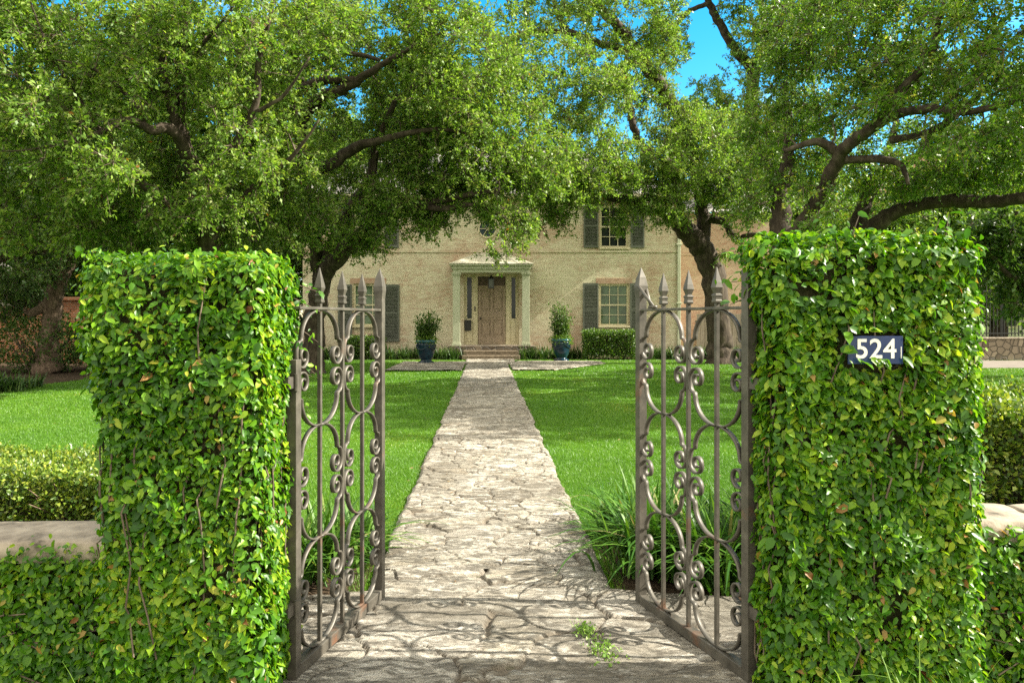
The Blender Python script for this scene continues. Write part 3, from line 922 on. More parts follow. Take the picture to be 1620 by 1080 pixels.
def gate(label, hinge, free, hz, brace):
    hx, hy = hinge; fx, fy = free
    L = math.hypot(fx-hx, fy-hy); rot = math.atan2(fy-hy, fx-hx)
    root = thing('iron_gate', label, 'gate', (hx, hy, 0), rot, 'pair of open wrought iron gate leaves', local=True)
    I = M['iron']
    MB().frustum([(.021, .0), (.021, hz)], (0, 0)).build('hinge_post', I, root, bevel=.002)
    MB().frustum([(.0205, .035), (.0205, 1.55), (.0245, 1.59), (.0245, 1.612), (.017, 1.655), (.0015, 1.702)], (L, 0)).build('latch_post', I, root, bevel=.002)
    MB().box(.021, L-.024, -.022, .022, .045, .092).build('bottom_rail', I, root, bevel=.003)
    MB().box(.021, L-.024, -.017, .017, 1.487, 1.499).build('top_rail', I, root, bevel=.002)
    for k in (1, 2, 3):
        x = L*k/4
        b = MB().box(x-.0082, x+.0082, -.0082, .0082, .0925, 1.514).build('bar', I, root, bevel=.0015)
        fi = MB().frustum([(.011, 1.5145), (.0155, 1.519), (.0155, 1.526), (.0138, 1.528), (.0138, 1.541), (.016, 1.543), (.016, 1.550), (.0105, 1.554), (.0115, 1.560), (.0175, 1.580), (.0145, 1.60), (.0012, 1.664)], (x, 0))
        fi.build('finial', I, b, bevel=.0008)
    zs = [1.484, 1.005, .535, .096]
    for side in (1, 3):
        cx = L*side/4
        w = L/4-.013
        for j in range(3):
            zc = (zs[j]+zs[j+1])/2; H = (zs[j]-zs[j+1])/2
            cur = scroll_curve(w, H, .051)
            for s in (-1, 1):
                for q in (-1, 1):
                    ribbon([(cx+s*x, zc+q*(z+.0015)) for x, z in cur], .0070, .021).build('scroll', I, root, True)
    if brace:
        for dx, dz in ((.055, .0), (.125, .0)):
            p0 = Vector((L-.018+.010, (-.02 if dx < .1 else .02), 1.612)); p1 = Vector((L-.024-dx, (-.012 if dx < .1 else .012), 1.503))
            MB().tube([p0, p1], .0075, 8).tube([p1+Vector((0, 0, -.004)), p1+Vector((0, 0, .010))], .015, 10).build('latch_brace', I, root, True)
    else:
        MB().box(L+.0245, L+.0315, -.014, .014, .86, 1.17).box(L+.032, L+.040, -.010, .010, .90, 1.13).build('strike_plate', I, root, bevel=.002)
    # hinges hold the leaf to the pillar
    for z in (.30, 1.18):
        MB().box(-.075, -.0215, -.016, .016, z, z+.045).tube([(-.022, -.023, z-.01), (-.022, -.023, z+.055)], .011, 10).build('hinge', I, root)
    return root
gate('left leaf of the open wrought iron gate with spear tips, hung on the left pillar', (-.757, 2.98), (-.540, 3.83), 1.29, False)
gate('right leaf of the open wrought iron gate, two slanted latch rods at its post top', (1.02, 2.95), (.765, 3.76), 1.64, True)

# ------------------------------------------------------------------ plants round the gate
gspec = [(-.98, 4.25, 150, .55), (-1.3, 3.95, 130, .5), (-.80, 4.55, 120, .48), (-1.6, 4.4, 120, .5),
         (.92, 4.3, 200, .62), (1.25, 4.1, 170, .6), (1.55, 4.35, 150, .6), (.92, 5.0, 120, .5), (1.22, 4.85, 130, .55)]
glab = ['arching strap leaved clump nearest the path behind the left gate', 'strap leaved clump tucked in behind the left gate beside the pillar', 'smaller strap leaved clump farthest along the path edge on the left', 'strap leaved clump farthest left, behind the left vine pillar',
        'largest arching strap leaved clump spilling onto the path behind the right gate', 'strap leaved clump close behind the right gate bars', 'strap leaved clump beside the right vine pillar behind the gate', 'strap leaved clump farthest along the path edge on the right', 'upright strap leaved clump at the back of the right gate bed']
for (x, y, n, l), lb in zip(gspec, glab):
    r = thing('strap_leaf_clump', lb, 'plant', (x, y, 0), group='strap leaved clumps behind the gates')
    strap(r, (x, y, .005), int(n*1.6), l*1.02, .021, .09)
wspec = [(.50, 3.22, .10, 'small bright green weed in the crack on the right of the path'),
         (.44, 3.42, .07, 'upper small weed in the long crack near the right gate')]
for (x, y, r_, lb) in wspec:
    root = thing('weed', lb, 'weed', (x, y, 0), group='weeds in the paving cracks')
    n = 120
    q = rng.normal(size=(n, 3))*np.array([r_*.30, r_*.6, .008])+np.array([x, y, .042])
    bush_leaves(q, unit(rng.normal(size=(n, 3))+[0, 0, 1]), 2, .018, M['weed'], root, 'leaves', jit=.006)
    strap(root, (x, y, .01), 14, .09, .004, r_*.4, 'stems', 'weed')
gs = [(-1.25, 2.56, .25), (-1.05, 2.55, .22), (-.92, 2.56, .20), (-2.0, 2.75, .22), (1.28, 2.68, .24), (1.5, 2.67, .3), (1.68, 2.68, .22)]
gsl = ['pale grass tuft growing against the left pillar foot, leftmost of three', 'pale grass tuft at the middle of the left pillar foot', 'pale grass tuft at the inner corner of the left pillar', 'pale grass tuft growing from the left low wall vine',
       'pale grass tuft at the inner end of the right pillar foot', 'tallest pale grass tuft at the middle of the right pillar foot', 'pale grass tuft at the outer corner of the right pillar']
for (x, y, l), lb in zip(gs, gsl):
    r = thing('grass_tuft', lb, 'grass tuft', (x, y, 0), group='grass tufts at the foot of the vine')
    strap(r, (x, y, .0), 22, l*1.5, .005, .03, 'leaves', 'weed')
# fallen leaves on the paving
n = 150
fy = rng.uniform(2.9, 20, n)**1.0; fxx = rng.uniform(PX0-.05, PX1+.05, n)
lx, ly = rng.uniform(-9, 9.5, 900), rng.uniform(4.5, 26, 900)
kk = lawn_ok(lx, ly); lx, ly = lx[kk], ly[kk]
FP = np.concatenate([np.stack([fxx, fy, np.full(n, .046)], -1), np.stack([lx, ly, np.full(len(lx), .032)], -1)]); n = len(FP)
fl = leaves('fallen_leaves', FP, rng.normal(size=(n, 3))*[1, 1, .1], rng.normal(size=(n, 3))*.25+[0, 0, 1], rng.uniform(.02, .045, n), rng.uniform(.012, .02, n), M['dead'], None, 'mid')
tag(fl, 'small dry brown leaves scattered over the stone path and lawn', 'fallen leaves', kind='stuff')

# ------------------------------------------------------------------ hedges behind the low walls
def hedge(label, x0, x1, y0, y1, h, leaf, mat, dens, seed, loose=.0, zbot=.12):
    root = thing('hedge', label, 'hedge', ((x0+x1)/2, (y0+y1)/2, 0))
    faces = [((x0, y0, zbot), (x1-x0, 0, 0), (0, 0, h-zbot), (0, -1, 0)), ((x0, y0, h), (x1-x0, 0, 0), (0, y1-y0, 0), (0, 0, 1)), ((x0, y1, zbot), (x1-x0, 0, 0), (0, 0, h-zbot), (0, 1, 0)),
             ((x0, y0, zbot), (0, y1-y0, 0), (0, 0, h-zbot), (-1, 0, 0)), ((x1, y0, zbot), (0, y1-y0, 0), (0, 0, h-zbot), (1, 0, 0))]
    P, O = [], []
    for (o, u, v, nrm) in faces:
        o, u, v, nrm = [np.array(a, float) for a in (o, u, v, nrm)]
        n = int(np.linalg.norm(u)*np.linalg.norm(v)*dens*(1.5 if nrm[2] > .5 else 1))
        p = o+u*rng.random((n, 1))+v*rng.random((n, 1))
        s = fbm(p[:, 0]*4+seed, (p[:, 1]+p[:, 2])*4, 3, 23)-.5
        p = p+nrm*(s*(.10+loose)-np.abs(rng.normal(size=n))*.05+loose*.15*rng.normal(size=n))[:, None]
        P.append(p); O.append(np.repeat(nrm[None], n, 0))
    P, O = np.concatenate(P), np.concatenate(O)
    bush_leaves(P, O, 3, leaf, M[mat], root, jit=leaf*.7, wr=.6)
    mb = MB()
    for i in range(int((x1-x0)*16)):
        x = random.uniform(x0+.05, x1-.05); y = random.uniform(y0+.1, y1-.1)
        a = Vector((x, y, 0)); b = a+Vector((random.uniform(-.12, .12), random.uniform(-.12, .12), h*.5)); 
        mb.tube([a, (a+b)/2+Vector((random.uniform(-.05, .05), 0, 0)), b], [.012, .009, .006], 5, False)
        for _ in range(3):
            e = b+Vector((random.uniform(-.2, .2), random.uniform(-.25, .2), random.uniform(.1, h*.45)))
            mb.tube([b, (b+e)/2+Vector((0, 0, .02)), e], [.006, .004, .002], 4, False)
    mb.build('stems', M['bark_warm'], root, True)
    MB().box(x0+.14, x1-.14, y0+.2, y1-.16, zbot+.12, h-.16).build('light_block_core', M['core'], root)  # solid dark box added inside the leaves to block light
    return root
hedge('clipped golden topped boxwood hedge behind the left low wall', -4.8, -1.75, 3.92, 4.68, .645, .024, 'box_gold', 4200, 2)
hedge('taller looser green hedge behind the right low wall', 2.02, 5.2, 4.0, 4.95, .98, .032, 'box_gold', 2600, 9, .16, .18)

# ------------------------------------------------------------------ house
HY = 28.5
def hx(px): return (px-CX)*HY/F
def hz(py): return CH+(CY-py)*HY/F
HL, HR, EAVE = hx(479), hx(1075), hz(316)
house = thing('house', 'two storey cream washed brick house with dark shutters and a columned front porch', 'house', (hx(777), HY, 0))

def wall_holes(x0, x1, z0, z1, y, holes, depth):
    xs = sorted({x0, x1, *[h[0] for h in holes], *[h[1] for h in holes]}); zs = sorted({z0, z1, *[h[2] for h in holes], *[h[3] for h in holes]})
    mb = MB()
    for i in range(len(xs)-1):
        for j in range(len(zs)-1):
            cx, cz = (xs[i]+xs[i+1])/2, (zs[j]+zs[j+1])/2
            if any(h[0] < cx < h[1] and h[2] < cz < h[3] for h in holes): continue
            mb.quad((xs[i], y, zs[j]), (xs[i+1], y, zs[j]), (xs[i+1], y, zs[j+1]), (xs[i], y, zs[j+1]))
    for (a, b, c, d) in holes:
        mb.quad((a, y, c), (a, y, d), (a, y+depth, d), (a, y+depth, c)); mb.quad((b, y, d), (b, y, c), (b, y+depth, c), (b, y+depth, d))
        mb.quad((a, y, d), (b, y, d), (b, y+depth, d), (a, y+depth, d)); mb.quad((a, y, c), (a, y+depth, c), (b, y+depth, c), (b, y, c))
    return mb
lw = [(hx(948), hx(995), hz(527), hz(449)), (hx(559), hx(606), hz(527), hz(449))]
uw = [(hx(949), hx(994), hz(392), hz(325)), (hx(560), hx(605), hz(392), hz(325))]
dr = (hx(734), hx(821), .47, hz(433))
mb = wall_holes(HL, HR, 0, EAVE, HY, lw+uw+[dr], .16)
mb.quad((HL, HY, 0), (HL, HY, EAVE), (HL, HY+10, EAVE), (HL, HY+10, 0)); mb.quad((HR, HY, 0), (HR, HY+10, 0), (HR, HY+10, EAVE), (HR, HY, EAVE))
mb.quad((HL, HY+10, 0), (HL, HY+10, EAVE), (HR, HY+10, EAVE), (HR, HY+10, 0))
wall = mb.build('wall', M['brick'], house)
MB().box(HL-.03, HR+.03, HY-.035, HY-.002, hz(399.5), hz(396.5)).build('belt_course', M['brick'], wall)
# roof with eave, hipped
ov, ry, rz = .45, HY+5, EAVE+3.1
rf = MB()
a, b, c, d = (HL-ov, HY-ov, EAVE+.16), (HR+ov, HY-ov, EAVE+.16), (HR+ov, HY+10+ov, EAVE+.16), (HL-ov, HY+10+ov, EAVE+.16)
e, f = (HL+3.5, ry, rz), (HR-3.5, ry, rz)
rf.quad(a, b, f, e); rf.quad(b, c, f); rf.quad(c, d, e, f); rf.quad(d, a, e)
roof = rf.build('roof', M['shingle'], house)
MB().box(HL-ov+.02, HR+ov-.02, HY-ov+.015, HY-ov+.05, EAVE-.02, EAVE+.155).box(HL-ov+.04, HR+ov-.04, HY-ov+.051, HY-.003, EAVE-.02, EAVE+.01).build('eave_board', M['cream'], house)
MB().box(HL-ov, HR+ov, HY-ov-.11, HY-ov+.012, EAVE+.03, EAVE+.14).build('gutter', M['cream'], house)
MB().box(hx(1071), hx(1076), HY-.10, HY-.004, .25, EAVE-.03).box(hx(1069), hx(1078), HY-.115, HY-.003, 2.0, 2.06).box(hx(1069), hx(1078), HY-.115, HY-.003, 4.2, 4.26).build('downspout', M['sage'], house, bevel=.01)

def window(op, cols, rows, pane_mat, apron=0.0):
    x0, x1, z0, z1 = op
    y = HY+.05; t = .075
    z0 = z0+apron
    fr = MB()
    fr.box(x0+.002, x0+t, y, y+.07, z0, z1-.002).box(x1-t, x1-.002, y, y+.07, z0, z1-.002).box(x0+t, x1-t, y, y+.07, z1-t, z1-.002).box(x0+t, x1-t, y, y+.07, z0, z0+t)
    zm = (z0+z1)/2
    fr.box(x0+t, x1-t, y+.012, y+.06, zm-.028, zm+.028)
    for i in range(1, cols):
        x = x0+t+(x1-x0-2*t)*i/cols
        fr.box(x-.012, x+.012, y+.02, y+.052, z0+t, zm-.028); fr.box(x-.012, x+.012, y+.02, y+.052, zm+.028, z1-t)
    for (p, q) in ((z0+t, zm-.028), (zm+.028, z1-t)):
        for j in range(1, rows):
            z = p+(q-p)*j/rows
            fr.box(x0+t, x1-t, y+.022, y+.050, z-.011, z+.011)
    w = fr.build('window', M['cream'], house)
    MB().quad((x0+.01, y+.055, z0+.01), (x1-.01, y+.055, z0+.01), (x1-.01, y+.055, z1-.01), (x0+.01, y+.055, z1-.01)).build('pane', pane_mat, w)
    MB().box(x0-.03, x1+.03, HY-.06, y-.002, z0-.055, z0-.004).build('sill', M['cream'], w, bevel=.006)
    if apron:
        MB().box(x0+.003, x1-.003, y+.004, y+.05, z0-apron+.002, z0-.06).build('apron', M['cream'], w)
    # brick soldier course over the opening
    MB().box(x0-.12, x1+.12, HY-.012, HY+.03, z1+.004, z1+.22).build('lintel', M['brick_pink'], w)
    return w
for op in lw: window(op, 3, 2, M['pane_green'], .27)
for op in uw: window(op, 3, 2, M['pane_dark'])

def shutter(x0, x1, z0, z1):
    y0, y1 = HY-.055, HY-.012; t = .06
    s = MB()
    s.box(x0, x0+t, y0, y1, z0, z1).box(x1-t, x1, y0, y1, z0, z1)
    zm = z0+(z1-z0)*.5
    for (p, q) in ((z0, z0+.10), (zm-.035, zm+.035), (z1-.09, z1)): s.box(x0+t, x1-t, y0+.003, y1-.003, p, q)
    s.box(x0+t, x1-t, y1-.008, y1-.004, z0+.1, z1-.09)
    for (p, q) in ((z0+.10, zm-.035), (zm+.035, z1-.09)):
        n = int((q-p)/.052)
        for i in range(n):
            z = p+(q-p)*(i+.5)/n
            R = Matrix.Translation(((x0+x1)/2, (y0+y1)/2-.003, z)) @ Matrix.Rotation(math.radians(38), 4, 'X')
            h = (x1-x0)/2-t
            s.box(-h, h, -.022, .022, -.004, .004, R)
    sh = s.build('shutter', M['shutter'], house)
    return sh
for (x0, x1) in ((922, 946.5), (996.5, 1019)):
    shutter(hx(x0), hx(x1), hz(530), hz(448)); shutter(hx(x0+1), hx(x1), hz(392), hz(323))
for (x0, x1) in ((535, 557), (608, 632)):
    shutter(hx(x0), hx(x1), hz(540), hz(450)); shutter(hx(x0), hx(x1-1), hz(392), hz(323))

# round window over the porch
cx, cz, R0 = hx(771), hz(362), .30
rw = MB(); vs, fs = [], []
for k in range(32):
    a = 2*math.pi*k/32
    for (r, y) in ((R0, HY-.06), (R0+.055, HY-.06), (R0+.055, HY-.002), (R0, HY-.02)):
        vs.append((cx+r*math.cos(a), y, cz+r*math.sin(a)))
for k in range(32):
    for q in range(4):
        a, b = k*4+q, k*4+(q+1) % 4; c, d = ((k+1) % 32)*4+(q+1) % 4, ((k+1) % 32)*4+q
        fs.append((a, d, c, b))
rw.add(vs, fs)
for a in (0, math.pi/3, 2*math.pi/3):
    Rm = Matrix.Translation((cx, HY-.035, cz)) @ Matrix.Rotation(a, 4, 'Y'); rw.box(-R0, R0, -.01, .01, -.011, .011, Rm)
rwo = rw.build('round_window', M['cream'], house)
MB().add([(cx+R0*math.cos(2*math.pi*k/32), HY-.022, cz+R0*math.sin(2*math.pi*k/32)) for k in range(32)], [tuple(range(32))]).build('pane', glass('round_pane', (.05,.07,.085)), rwo)

# door surround, door and sidelights
yb = HY+.16
DX0, DX1, DZ0, DZ1 = hx(756), hx(800), .48, hz(451.5)
TZ1 = hz(437)
sur = MB()
S0, S1, ZT = dr[0], dr[1], dr[3]
sl = [(hx(737.5), hx(747.5)), (hx(808), hx(817))]
zs0, zs1 = hz(505), hz(437.5)
sur.box(S0+.002, S1-.002, yb-.06, yb-.005, TZ1, ZT-.002)
sur.box(sl[0][1], DX0, yb-.06, yb-.005, .475, TZ1).box(DX1, sl[1][0], yb-.06, yb-.005, .475, TZ1)
sur.box(S0+.002, sl[0][0], yb-.06, yb-.005, .475, TZ1).box(sl[1][1], S1-.002, yb-.06, yb-.005, .475, TZ1)
for a, b in sl:
    sur.box(a, b, yb-.055, yb-.005, .475, zs0)
    sur.box(a+.03, b-.03, yb-.075, yb-.056, .60, zs0-.12)
sur.box(sl[0][1]+.03, DX0-.03, yb-.082, yb-.061, .475, TZ1-.02).box(DX1+.03, sl[1][0]-.03, yb-.082, yb-.061, .475, TZ1-.02)
sur.box(S0-.05, S1+.05, HY-.05, HY-.002, ZT, ZT+.12)
sur.build('door_surround', M['cream'], house)
for a, b in sl:
    w = MB().box(a, a+.03, yb-.05, yb-.01, zs0+.002, zs1).box(b-.03, b, yb-.05, yb-.01, zs0+.002, zs1).box(a+.03, b-.03, yb-.05, yb-.01, zs1-.03, zs1).box(a+.03, b-.03, yb-.05, yb-.01, zs0+.002, zs0+.03).build('sidelight', M['cream'], house)
    MB().quad((a+.02, yb-.02, zs0+.01), (b-.02, yb-.02, zs0+.01), (b-.02, yb-.02, zs1-.01), (a+.02, yb-.02, zs1-.01)).build('pane', M['pane_dark'], w)
dm = MB(); W = DX1-DX0; yd = yb-.03
dm.box(DX0+.004, DX1-.004, yd, yd+.02, DZ0, DZ1)
def rail(x0, x1, z0, z1): dm.box(DX0+x0*W, DX0+x1*W, yd-.03, yd-.001, DZ0+z0*(DZ1-DZ0), DZ0+z1*(DZ1-DZ0))
for q in ((.02, .10, 0, 1), (.90, .98, 0, 1), (.10, .90, .93, 1), (.10, .90, 0, .13), (.10, .90, .42, .56), (.46, .54, .56, .93), (.46, .54, .13, .42)): rail(*q)
door = dm.build('door', M['door'], house, bevel=.004)
for (x0, x1, z0, z1) in ((.15, .41, .60, .89), (.59, .85, .60, .89), (.15, .41, .17, .38), (.59, .85, .17, .38), (.16, .84, .455, .525)):
    off = .018 if z0 != .455 else .042
    MB().box(DX0+x0*W, DX0+x1*W, yd-off, yd-(.001 if z0 != .455 else .0305), DZ0+z0*(DZ1-DZ0), DZ0+z1*(DZ1-DZ0)).build('door_panel', M['door'], door, bevel=.008)
MB().tube([(DX0+.10, yd-.031, DZ0+.98), (DX0+.10, yd-.07, DZ0+.98)], .026, 12).tube([(DX0+.10, yd-.07, DZ0+.98), (DX0+.10, yd-.105, DZ0+.98)], .036, 12).build('door_handle', M['brass'], door, True)
MB().box(DX0+.003, DX1-.003, yb-.052, yb-.02, DZ1+.004, TZ1-.003).box(DX0+.05, DX1-.05, yb-.064, yb-.053, DZ1+.05, TZ1-.05).build('transom_panel', simple('dark_oak', [(.3, (.05,.032,.02)), (.7, (.10,.065,.04))], 8, .6, 0, .2, .003), house)
MB().box(hx(740)-.11, hx(740)+.13, yb-.17, yb-.061, hz(523), hz(508)).box(hx(740)-.12, hx(740)+.14, yb-.185, yb-.06, hz(508)+.002, hz(507)+.02).build('mailbox', M['brass'], house, bevel=.006)
MB().box(hx(750.5), hx(752.2), yb-.11, yb-.0825, hz(492), hz(485)).build('door_bell', M['brass'], house)

# porch
PY0, PY1 = 27.25, HY-.003
px0, px1 = (708-CX)*27.5/F, (847-CX)*27.5/F
MB().box(px0, px1, PY0, PY1, 0, .465).build('porch_floor', M['rubble'], house)
st = MB(); x0, x1 = (733-CX)*27/F, (820-CX)*27/F
for i, z in enumerate((.315, .16)):
    st.box(x0-.04*i, x1+.04*i, PY0-.36*(i+1), PY0-.36*i-.003, 0, z)
st.build('steps', simple('step_stone', [(.3, (.05,.04,.028)), (.55, (.16,.125,.085)), (.75, (.27,.22,.16))], 14, .9, 0, .7, .02, (1, 1, 2.5), .2), house, bevel=.015)
ty = 27.45
def tx(p): return (p-CX)*ty/F
def tz(p): return CH+(CY-p)*ty/F
for (a, b) in ((716.5, 728), (826, 837.5)):
    c = (tx(a)+tx(b))/2; h = (tx(b)-tx(a))/2
    m = MB()
    for (g, z0, z1) in ((h+.035, .467, .56), (h+.015, .561, .60), (h, .601, tz(436)-.001), (h+.02, tz(436), tz(434)-.001), (h+.045, tz(434), tz(431.5)-.001)):
        m.box(c-g, c+g, ty-g, ty+g, z0, z1)
    m.build('column', M['sage'], house, bevel=.005)
en = MB()
zb = tz(431.5)
for (g, z0, z1) in ((.0, zb, tz(426)), (.05, tz(426)+.001, tz(421)), (.11, tz(421)+.001, tz(418))):
    en.box(tx(717)-g, tx(837)+g, ty-.18-g, PY1, z0, z1)
en.build('entablature', M['sage'], house, bevel=.006)
pr = MB(); zt0, zt1 = tz(418)+.002, tz(402)+.12
A = [(tx(714)-.1, ty-.32, zt0), (tx(840)+.1, ty-.32, zt0), (tx(840)+.1, PY1, zt0), (tx(714)-.1, PY1, zt0)]
T_ = [(tx(756), HY-.25, zt1), (tx(798), HY-.25, zt1), (tx(798), PY1, zt1), (tx(756), PY1, zt1)]
pr.quad(A[0], A[1], T_[1], T_[0]); pr.quad(A[1], A[2], T_[2], T_[1]); pr.quad(A[3], A[0], T_[0], T_[3]); pr.quad(T_[0], T_[1], T_[2], T_[3]); pr.quad(A[0], A[3], A[2], A[1])
prf = pr.build('porch_roof', M['copper'], house)
sm = MB()
for i in range(8):
    t = i/7
    p = Vector(A[0]).lerp(Vector(A[1]), .06+.88*t); q = Vector(T_[0]).lerp(Vector(T_[1]), t)
    sm.tube([p+Vector((0, 0, .008)), q+Vector((0, 0, .008))], .016, 6)
sm.build('seam', M['copper'], prf)
# right wing, set back
WX0, WX1, WY = HR+.003, hx(1240), HY+1.3
mb = MB(); mb.box(WX0, WX1, WY, WY+7, 0, hz(330)); mb.build('wing_wall', M['brick_pink'], house)
mb = MB(); z = hz(330)+.003
mb.quad((WX0, WY-.4, z), (WX1+.4, WY-.4, z), (WX1-1.5, WY+3.6, z+1.9), (WX0, WY+3.6, z+1.9)); mb.quad((WX1+.4, WY-.4, z), (WX1+.4, WY+7.4, z), (WX1-1.5, WY+3.6, z+1.9)); mb.build('wing_roof', M['shingle'], house)
MB().box(WX0+.01, WX1+.02, WY-.03, WY-.002, hz(399.5), hz(396.5)).build('belt_course', M['brick_pink'], house)
w = MB(); ux0, ux1 = hx(1090), hx(1112)
w.box(ux0, ux0+.06, WY-.03, WY-.002, hz(380), hz(338)).box(ux1-.06, ux1, WY-.03, WY-.002, hz(380), hz(338)).box(ux0+.06, ux1-.06, WY-.03, WY-.002, hz(341), hz(338)).box(ux0+.06, ux1-.06, WY-.03, WY-.002, hz(380), hz(377)).box((ux0+ux1)/2-.015, (ux0+ux1)/2+.015, WY-.025, WY-.002, hz(377), hz(341))
w = w.build('window', M['cream'], house)
MB().box(ux0+.06, ux1-.06, WY-.012, WY-.003, hz(377), hz(341)).build('pane', M['pane_dark'], w)

# hanging lantern
lc = Vector(((777-CX)*27.7/F, 27.7, 0)); lz = CH+(CY-447)*27.7/F
ln = thing('hanging_lantern', 'black glazed lantern hanging in front of the door under the porch', 'lantern', (lc.x, lc.y, lz))
fr = MB(); h = .10
for sx_ in (-1, 1):
    for sy_ in (-1, 1):
        fr.box(lc.x+sx_*h-.012, lc.x+sx_*h+.012, lc.y+sy_*h-.012, lc.y+sy_*h+.012, lz-.19, lz+.13)
fr.box(lc.x-h-.02, lc.x+h+.02, lc.y-h-.02, lc.y+h+.02, lz+.131, lz+.155).box(lc.x-h-.015, lc.x+h+.015, lc.y-h-.015, lc.y+h+.015, lz-.215, lz-.191)
fr.frustum([(h, lz+.156), (.03, lz+.25), (.015, lz+.27)], (lc.x, lc.y)); fr.build('frame', M['brass'], ln)
MB().box(lc.x-h+.015, lc.x+h-.015, lc.y-h+.015, lc.y+h-.015, lz-.19, lz+.13).build('glass', M['lampglass'], ln)
MB().tube([(lc.x, lc.y, lz+.27), (lc.x, lc.y, zb-.003)], .008, 6).build('chain', M['brass'], ln)

# ------------------------------------------------------------------ urns and their shrubs
def urn(label, px, py, sh_label, hh, lean):
    g = gnd(px, py); x, y = g.x, g.y; s = y/24.5
    root = thing('glazed_urn', label, 'urn', (x, y, .03), group='glazed urns beside the path')
    z = .035
    MB().lathe([(.25, 0), (.25, .035), (.20, .06), (.17, .085), (.19, .12), (.24, .2), (.275, .32), (.29, .46), (.295, .58), (.30, .66), (.275, .66), (.27, .60), (.05, .595)], (x, y, z), 36).build('body', M['glaze'], root, True)
    MB().lathe([(.301, .655), (.325, .665), (.335, .69), (.33, .72), (.30, .735), (.275, .73), (.272, .66)], (x, y, z), 36).build('rim', M['glaze_rim'], root, True)
    MB().lathe([(.262, -.004), (.265, .02), (.25, .037)], (x, y, z), 36).build('foot', M['glaze'], root, True)
    sw = MB()
    for k in range(4):
        a0 = k*math.pi/2+.3; pts = []
        for i in range(11):
            t = i/10; a = a0+t*math.pi/2
            pts.append((x+.305*math.cos(a), y+.305*math.sin(a), z+.56-.13*math.sin(math.pi*t)))
        sw.tube(pts, .015, 6)
        sw.tube([(x+.29*math.cos(a0), y+.29*math.sin(a0), z+.56), (x+.335*math.cos(a0), y+.335*math.sin(a0), z+.56)], [.05, .025], 10)
    sw.build('swag', M['glaze'], root, True)
    MB().lathe([(.262, .60), (.2, .635), (.02, .65)], (x, y, z), 20).build('soil', M['mulch'], root)
    zt = z+.64
    pl = thing('potted_shrub', sh_label, 'shrub', (x, y, zt), group='shrubs growing in the urns')
    mb = MB(); P = []
    for i in range(30):
        a = random.uniform(0, 6.28); r = random.random()**.6*.42; h = hh*random.uniform(.35, 1.0)*(1-.5*r)
        e = Vector((x+r*math.cos(a)+lean*h, y+r*math.sin(a), zt+h))
        b0 = Vector((x+random.uniform(-.08, .08), y+random.uniform(-.08, .08), zt-.03))
        m_ = b0.lerp(e, .5)+Vector((random.uniform(-.04, .04), 0, .05))
        mb.tube([b0, m_, e], [.010, .007, .003], 5, False)
        for t in np.linspace(.3, 1, 9): P.append(b0.lerp(m_, t*2) if t < .5 else m_.lerp(e, (t-.5)*2))
    mb.build('stems', M['twig'], pl, True)
    P = np.array([tuple(p) for p in P])
    bush_leaves(P, unit(P-np.array([x, y, zt])), 8, .085, M['oak_dark'], pl, jit=.075, wr=.5)
    n = 240; a = rng.uniform(0, 6.28, n); rr = rng.uniform(.05, .36, n)
    Q = np.stack([x+rr*np.cos(a), y+rr*np.sin(a), zt+rng.uniform(.0, .2, n)-np.maximum(0, rr-.28)*1.2], -1)
    bush_leaves(Q, unit(Q-np.array([x, y, zt])), 5, .06, M['oak_light'], pl, 'underplanting', jit=.05)
urn('teal glazed urn with swags on the left of the path', 674, 575.5, 'airy dark leaved shrub in the left urn', 1.05, .12)
urn('darker teal glazed urn with swags on the right of the path', 888, 571.5, 'taller bushy shrub with pale tips in the right urn', 1.35, -.10)

# ------------------------------------------------------------------ planting at the foot of the house
hedge('low clipped boxwood mound under the right ground floor window', 3.5, 5.3, 26.75, 27.55, .98, .06, 'box', 620, 4, zbot=.04)
hedge('low clipped boxwood mound under the left ground floor window', -5.1, -3.7, 26.8, 27.5, .78, .06, 'box', 620, 6, zbot=.04)

def strap_mass(name, label, centres, n, ln, wd):
    C = np.array(centres)
    idx = np.repeat(np.arange(len(C)), n)
    o = strap(None, (0, 0, 0), len(idx), ln, wd, .0, name) if False else None
    az = rng.uniform(0, 2*math.pi, len(idx)); lean = rng.uniform(.2, 1, len(idx)); L = ln*rng.uniform(.6, 1.2, len(idx)); seg = 4
    b = C[idx]+np.stack([rng.normal(size=len(idx))*.1, rng.normal(size=len(idx))*.08, np.zeros(len(idx))], -1)
    h = np.stack([np.cos(az), np.sin(az), np.zeros(len(az))], -1); sd = np.stack([-np.sin(az), np.cos(az), np.zeros(len(az))], -1)
    V = np.empty((len(idx), seg+1, 2, 3), np.float32)
    for i in range(seg+1):
        t = i/seg
        p = b+h*(L*lean*(.25*t+.75*t**1.6))[:, None]; p[:, 2] += L*(t-.7*lean*t**2.2); p[:, 2] = np.maximum(p[:, 2], .02)
        w = wd*(1-t**2.5)*.5+.0005
        V[:, i, 0] = p-sd*w; V[:, i, 1] = p+sd*w
    k = (seg+1)*2; pat = np.concatenate([[2*i, 2*i+1, 2*i+3, 2*i+2] for i in range(seg)])
    loops = (np.arange(len(idx))[:, None]*k+pat).ravel()
    me = raw_mesh(name, V.reshape(-1, 3), loops, np.arange(0, len(loops), 4), None, True)
    a = me.attributes.new('rnd', 'FLOAT', 'FACE'); a.data.foreach_set('value', np.repeat(rng.random(len(idx)), seg).astype(np.float32))
    return tag(link(name, me, M['strap_dark']), label, 'border plant', kind='stuff')
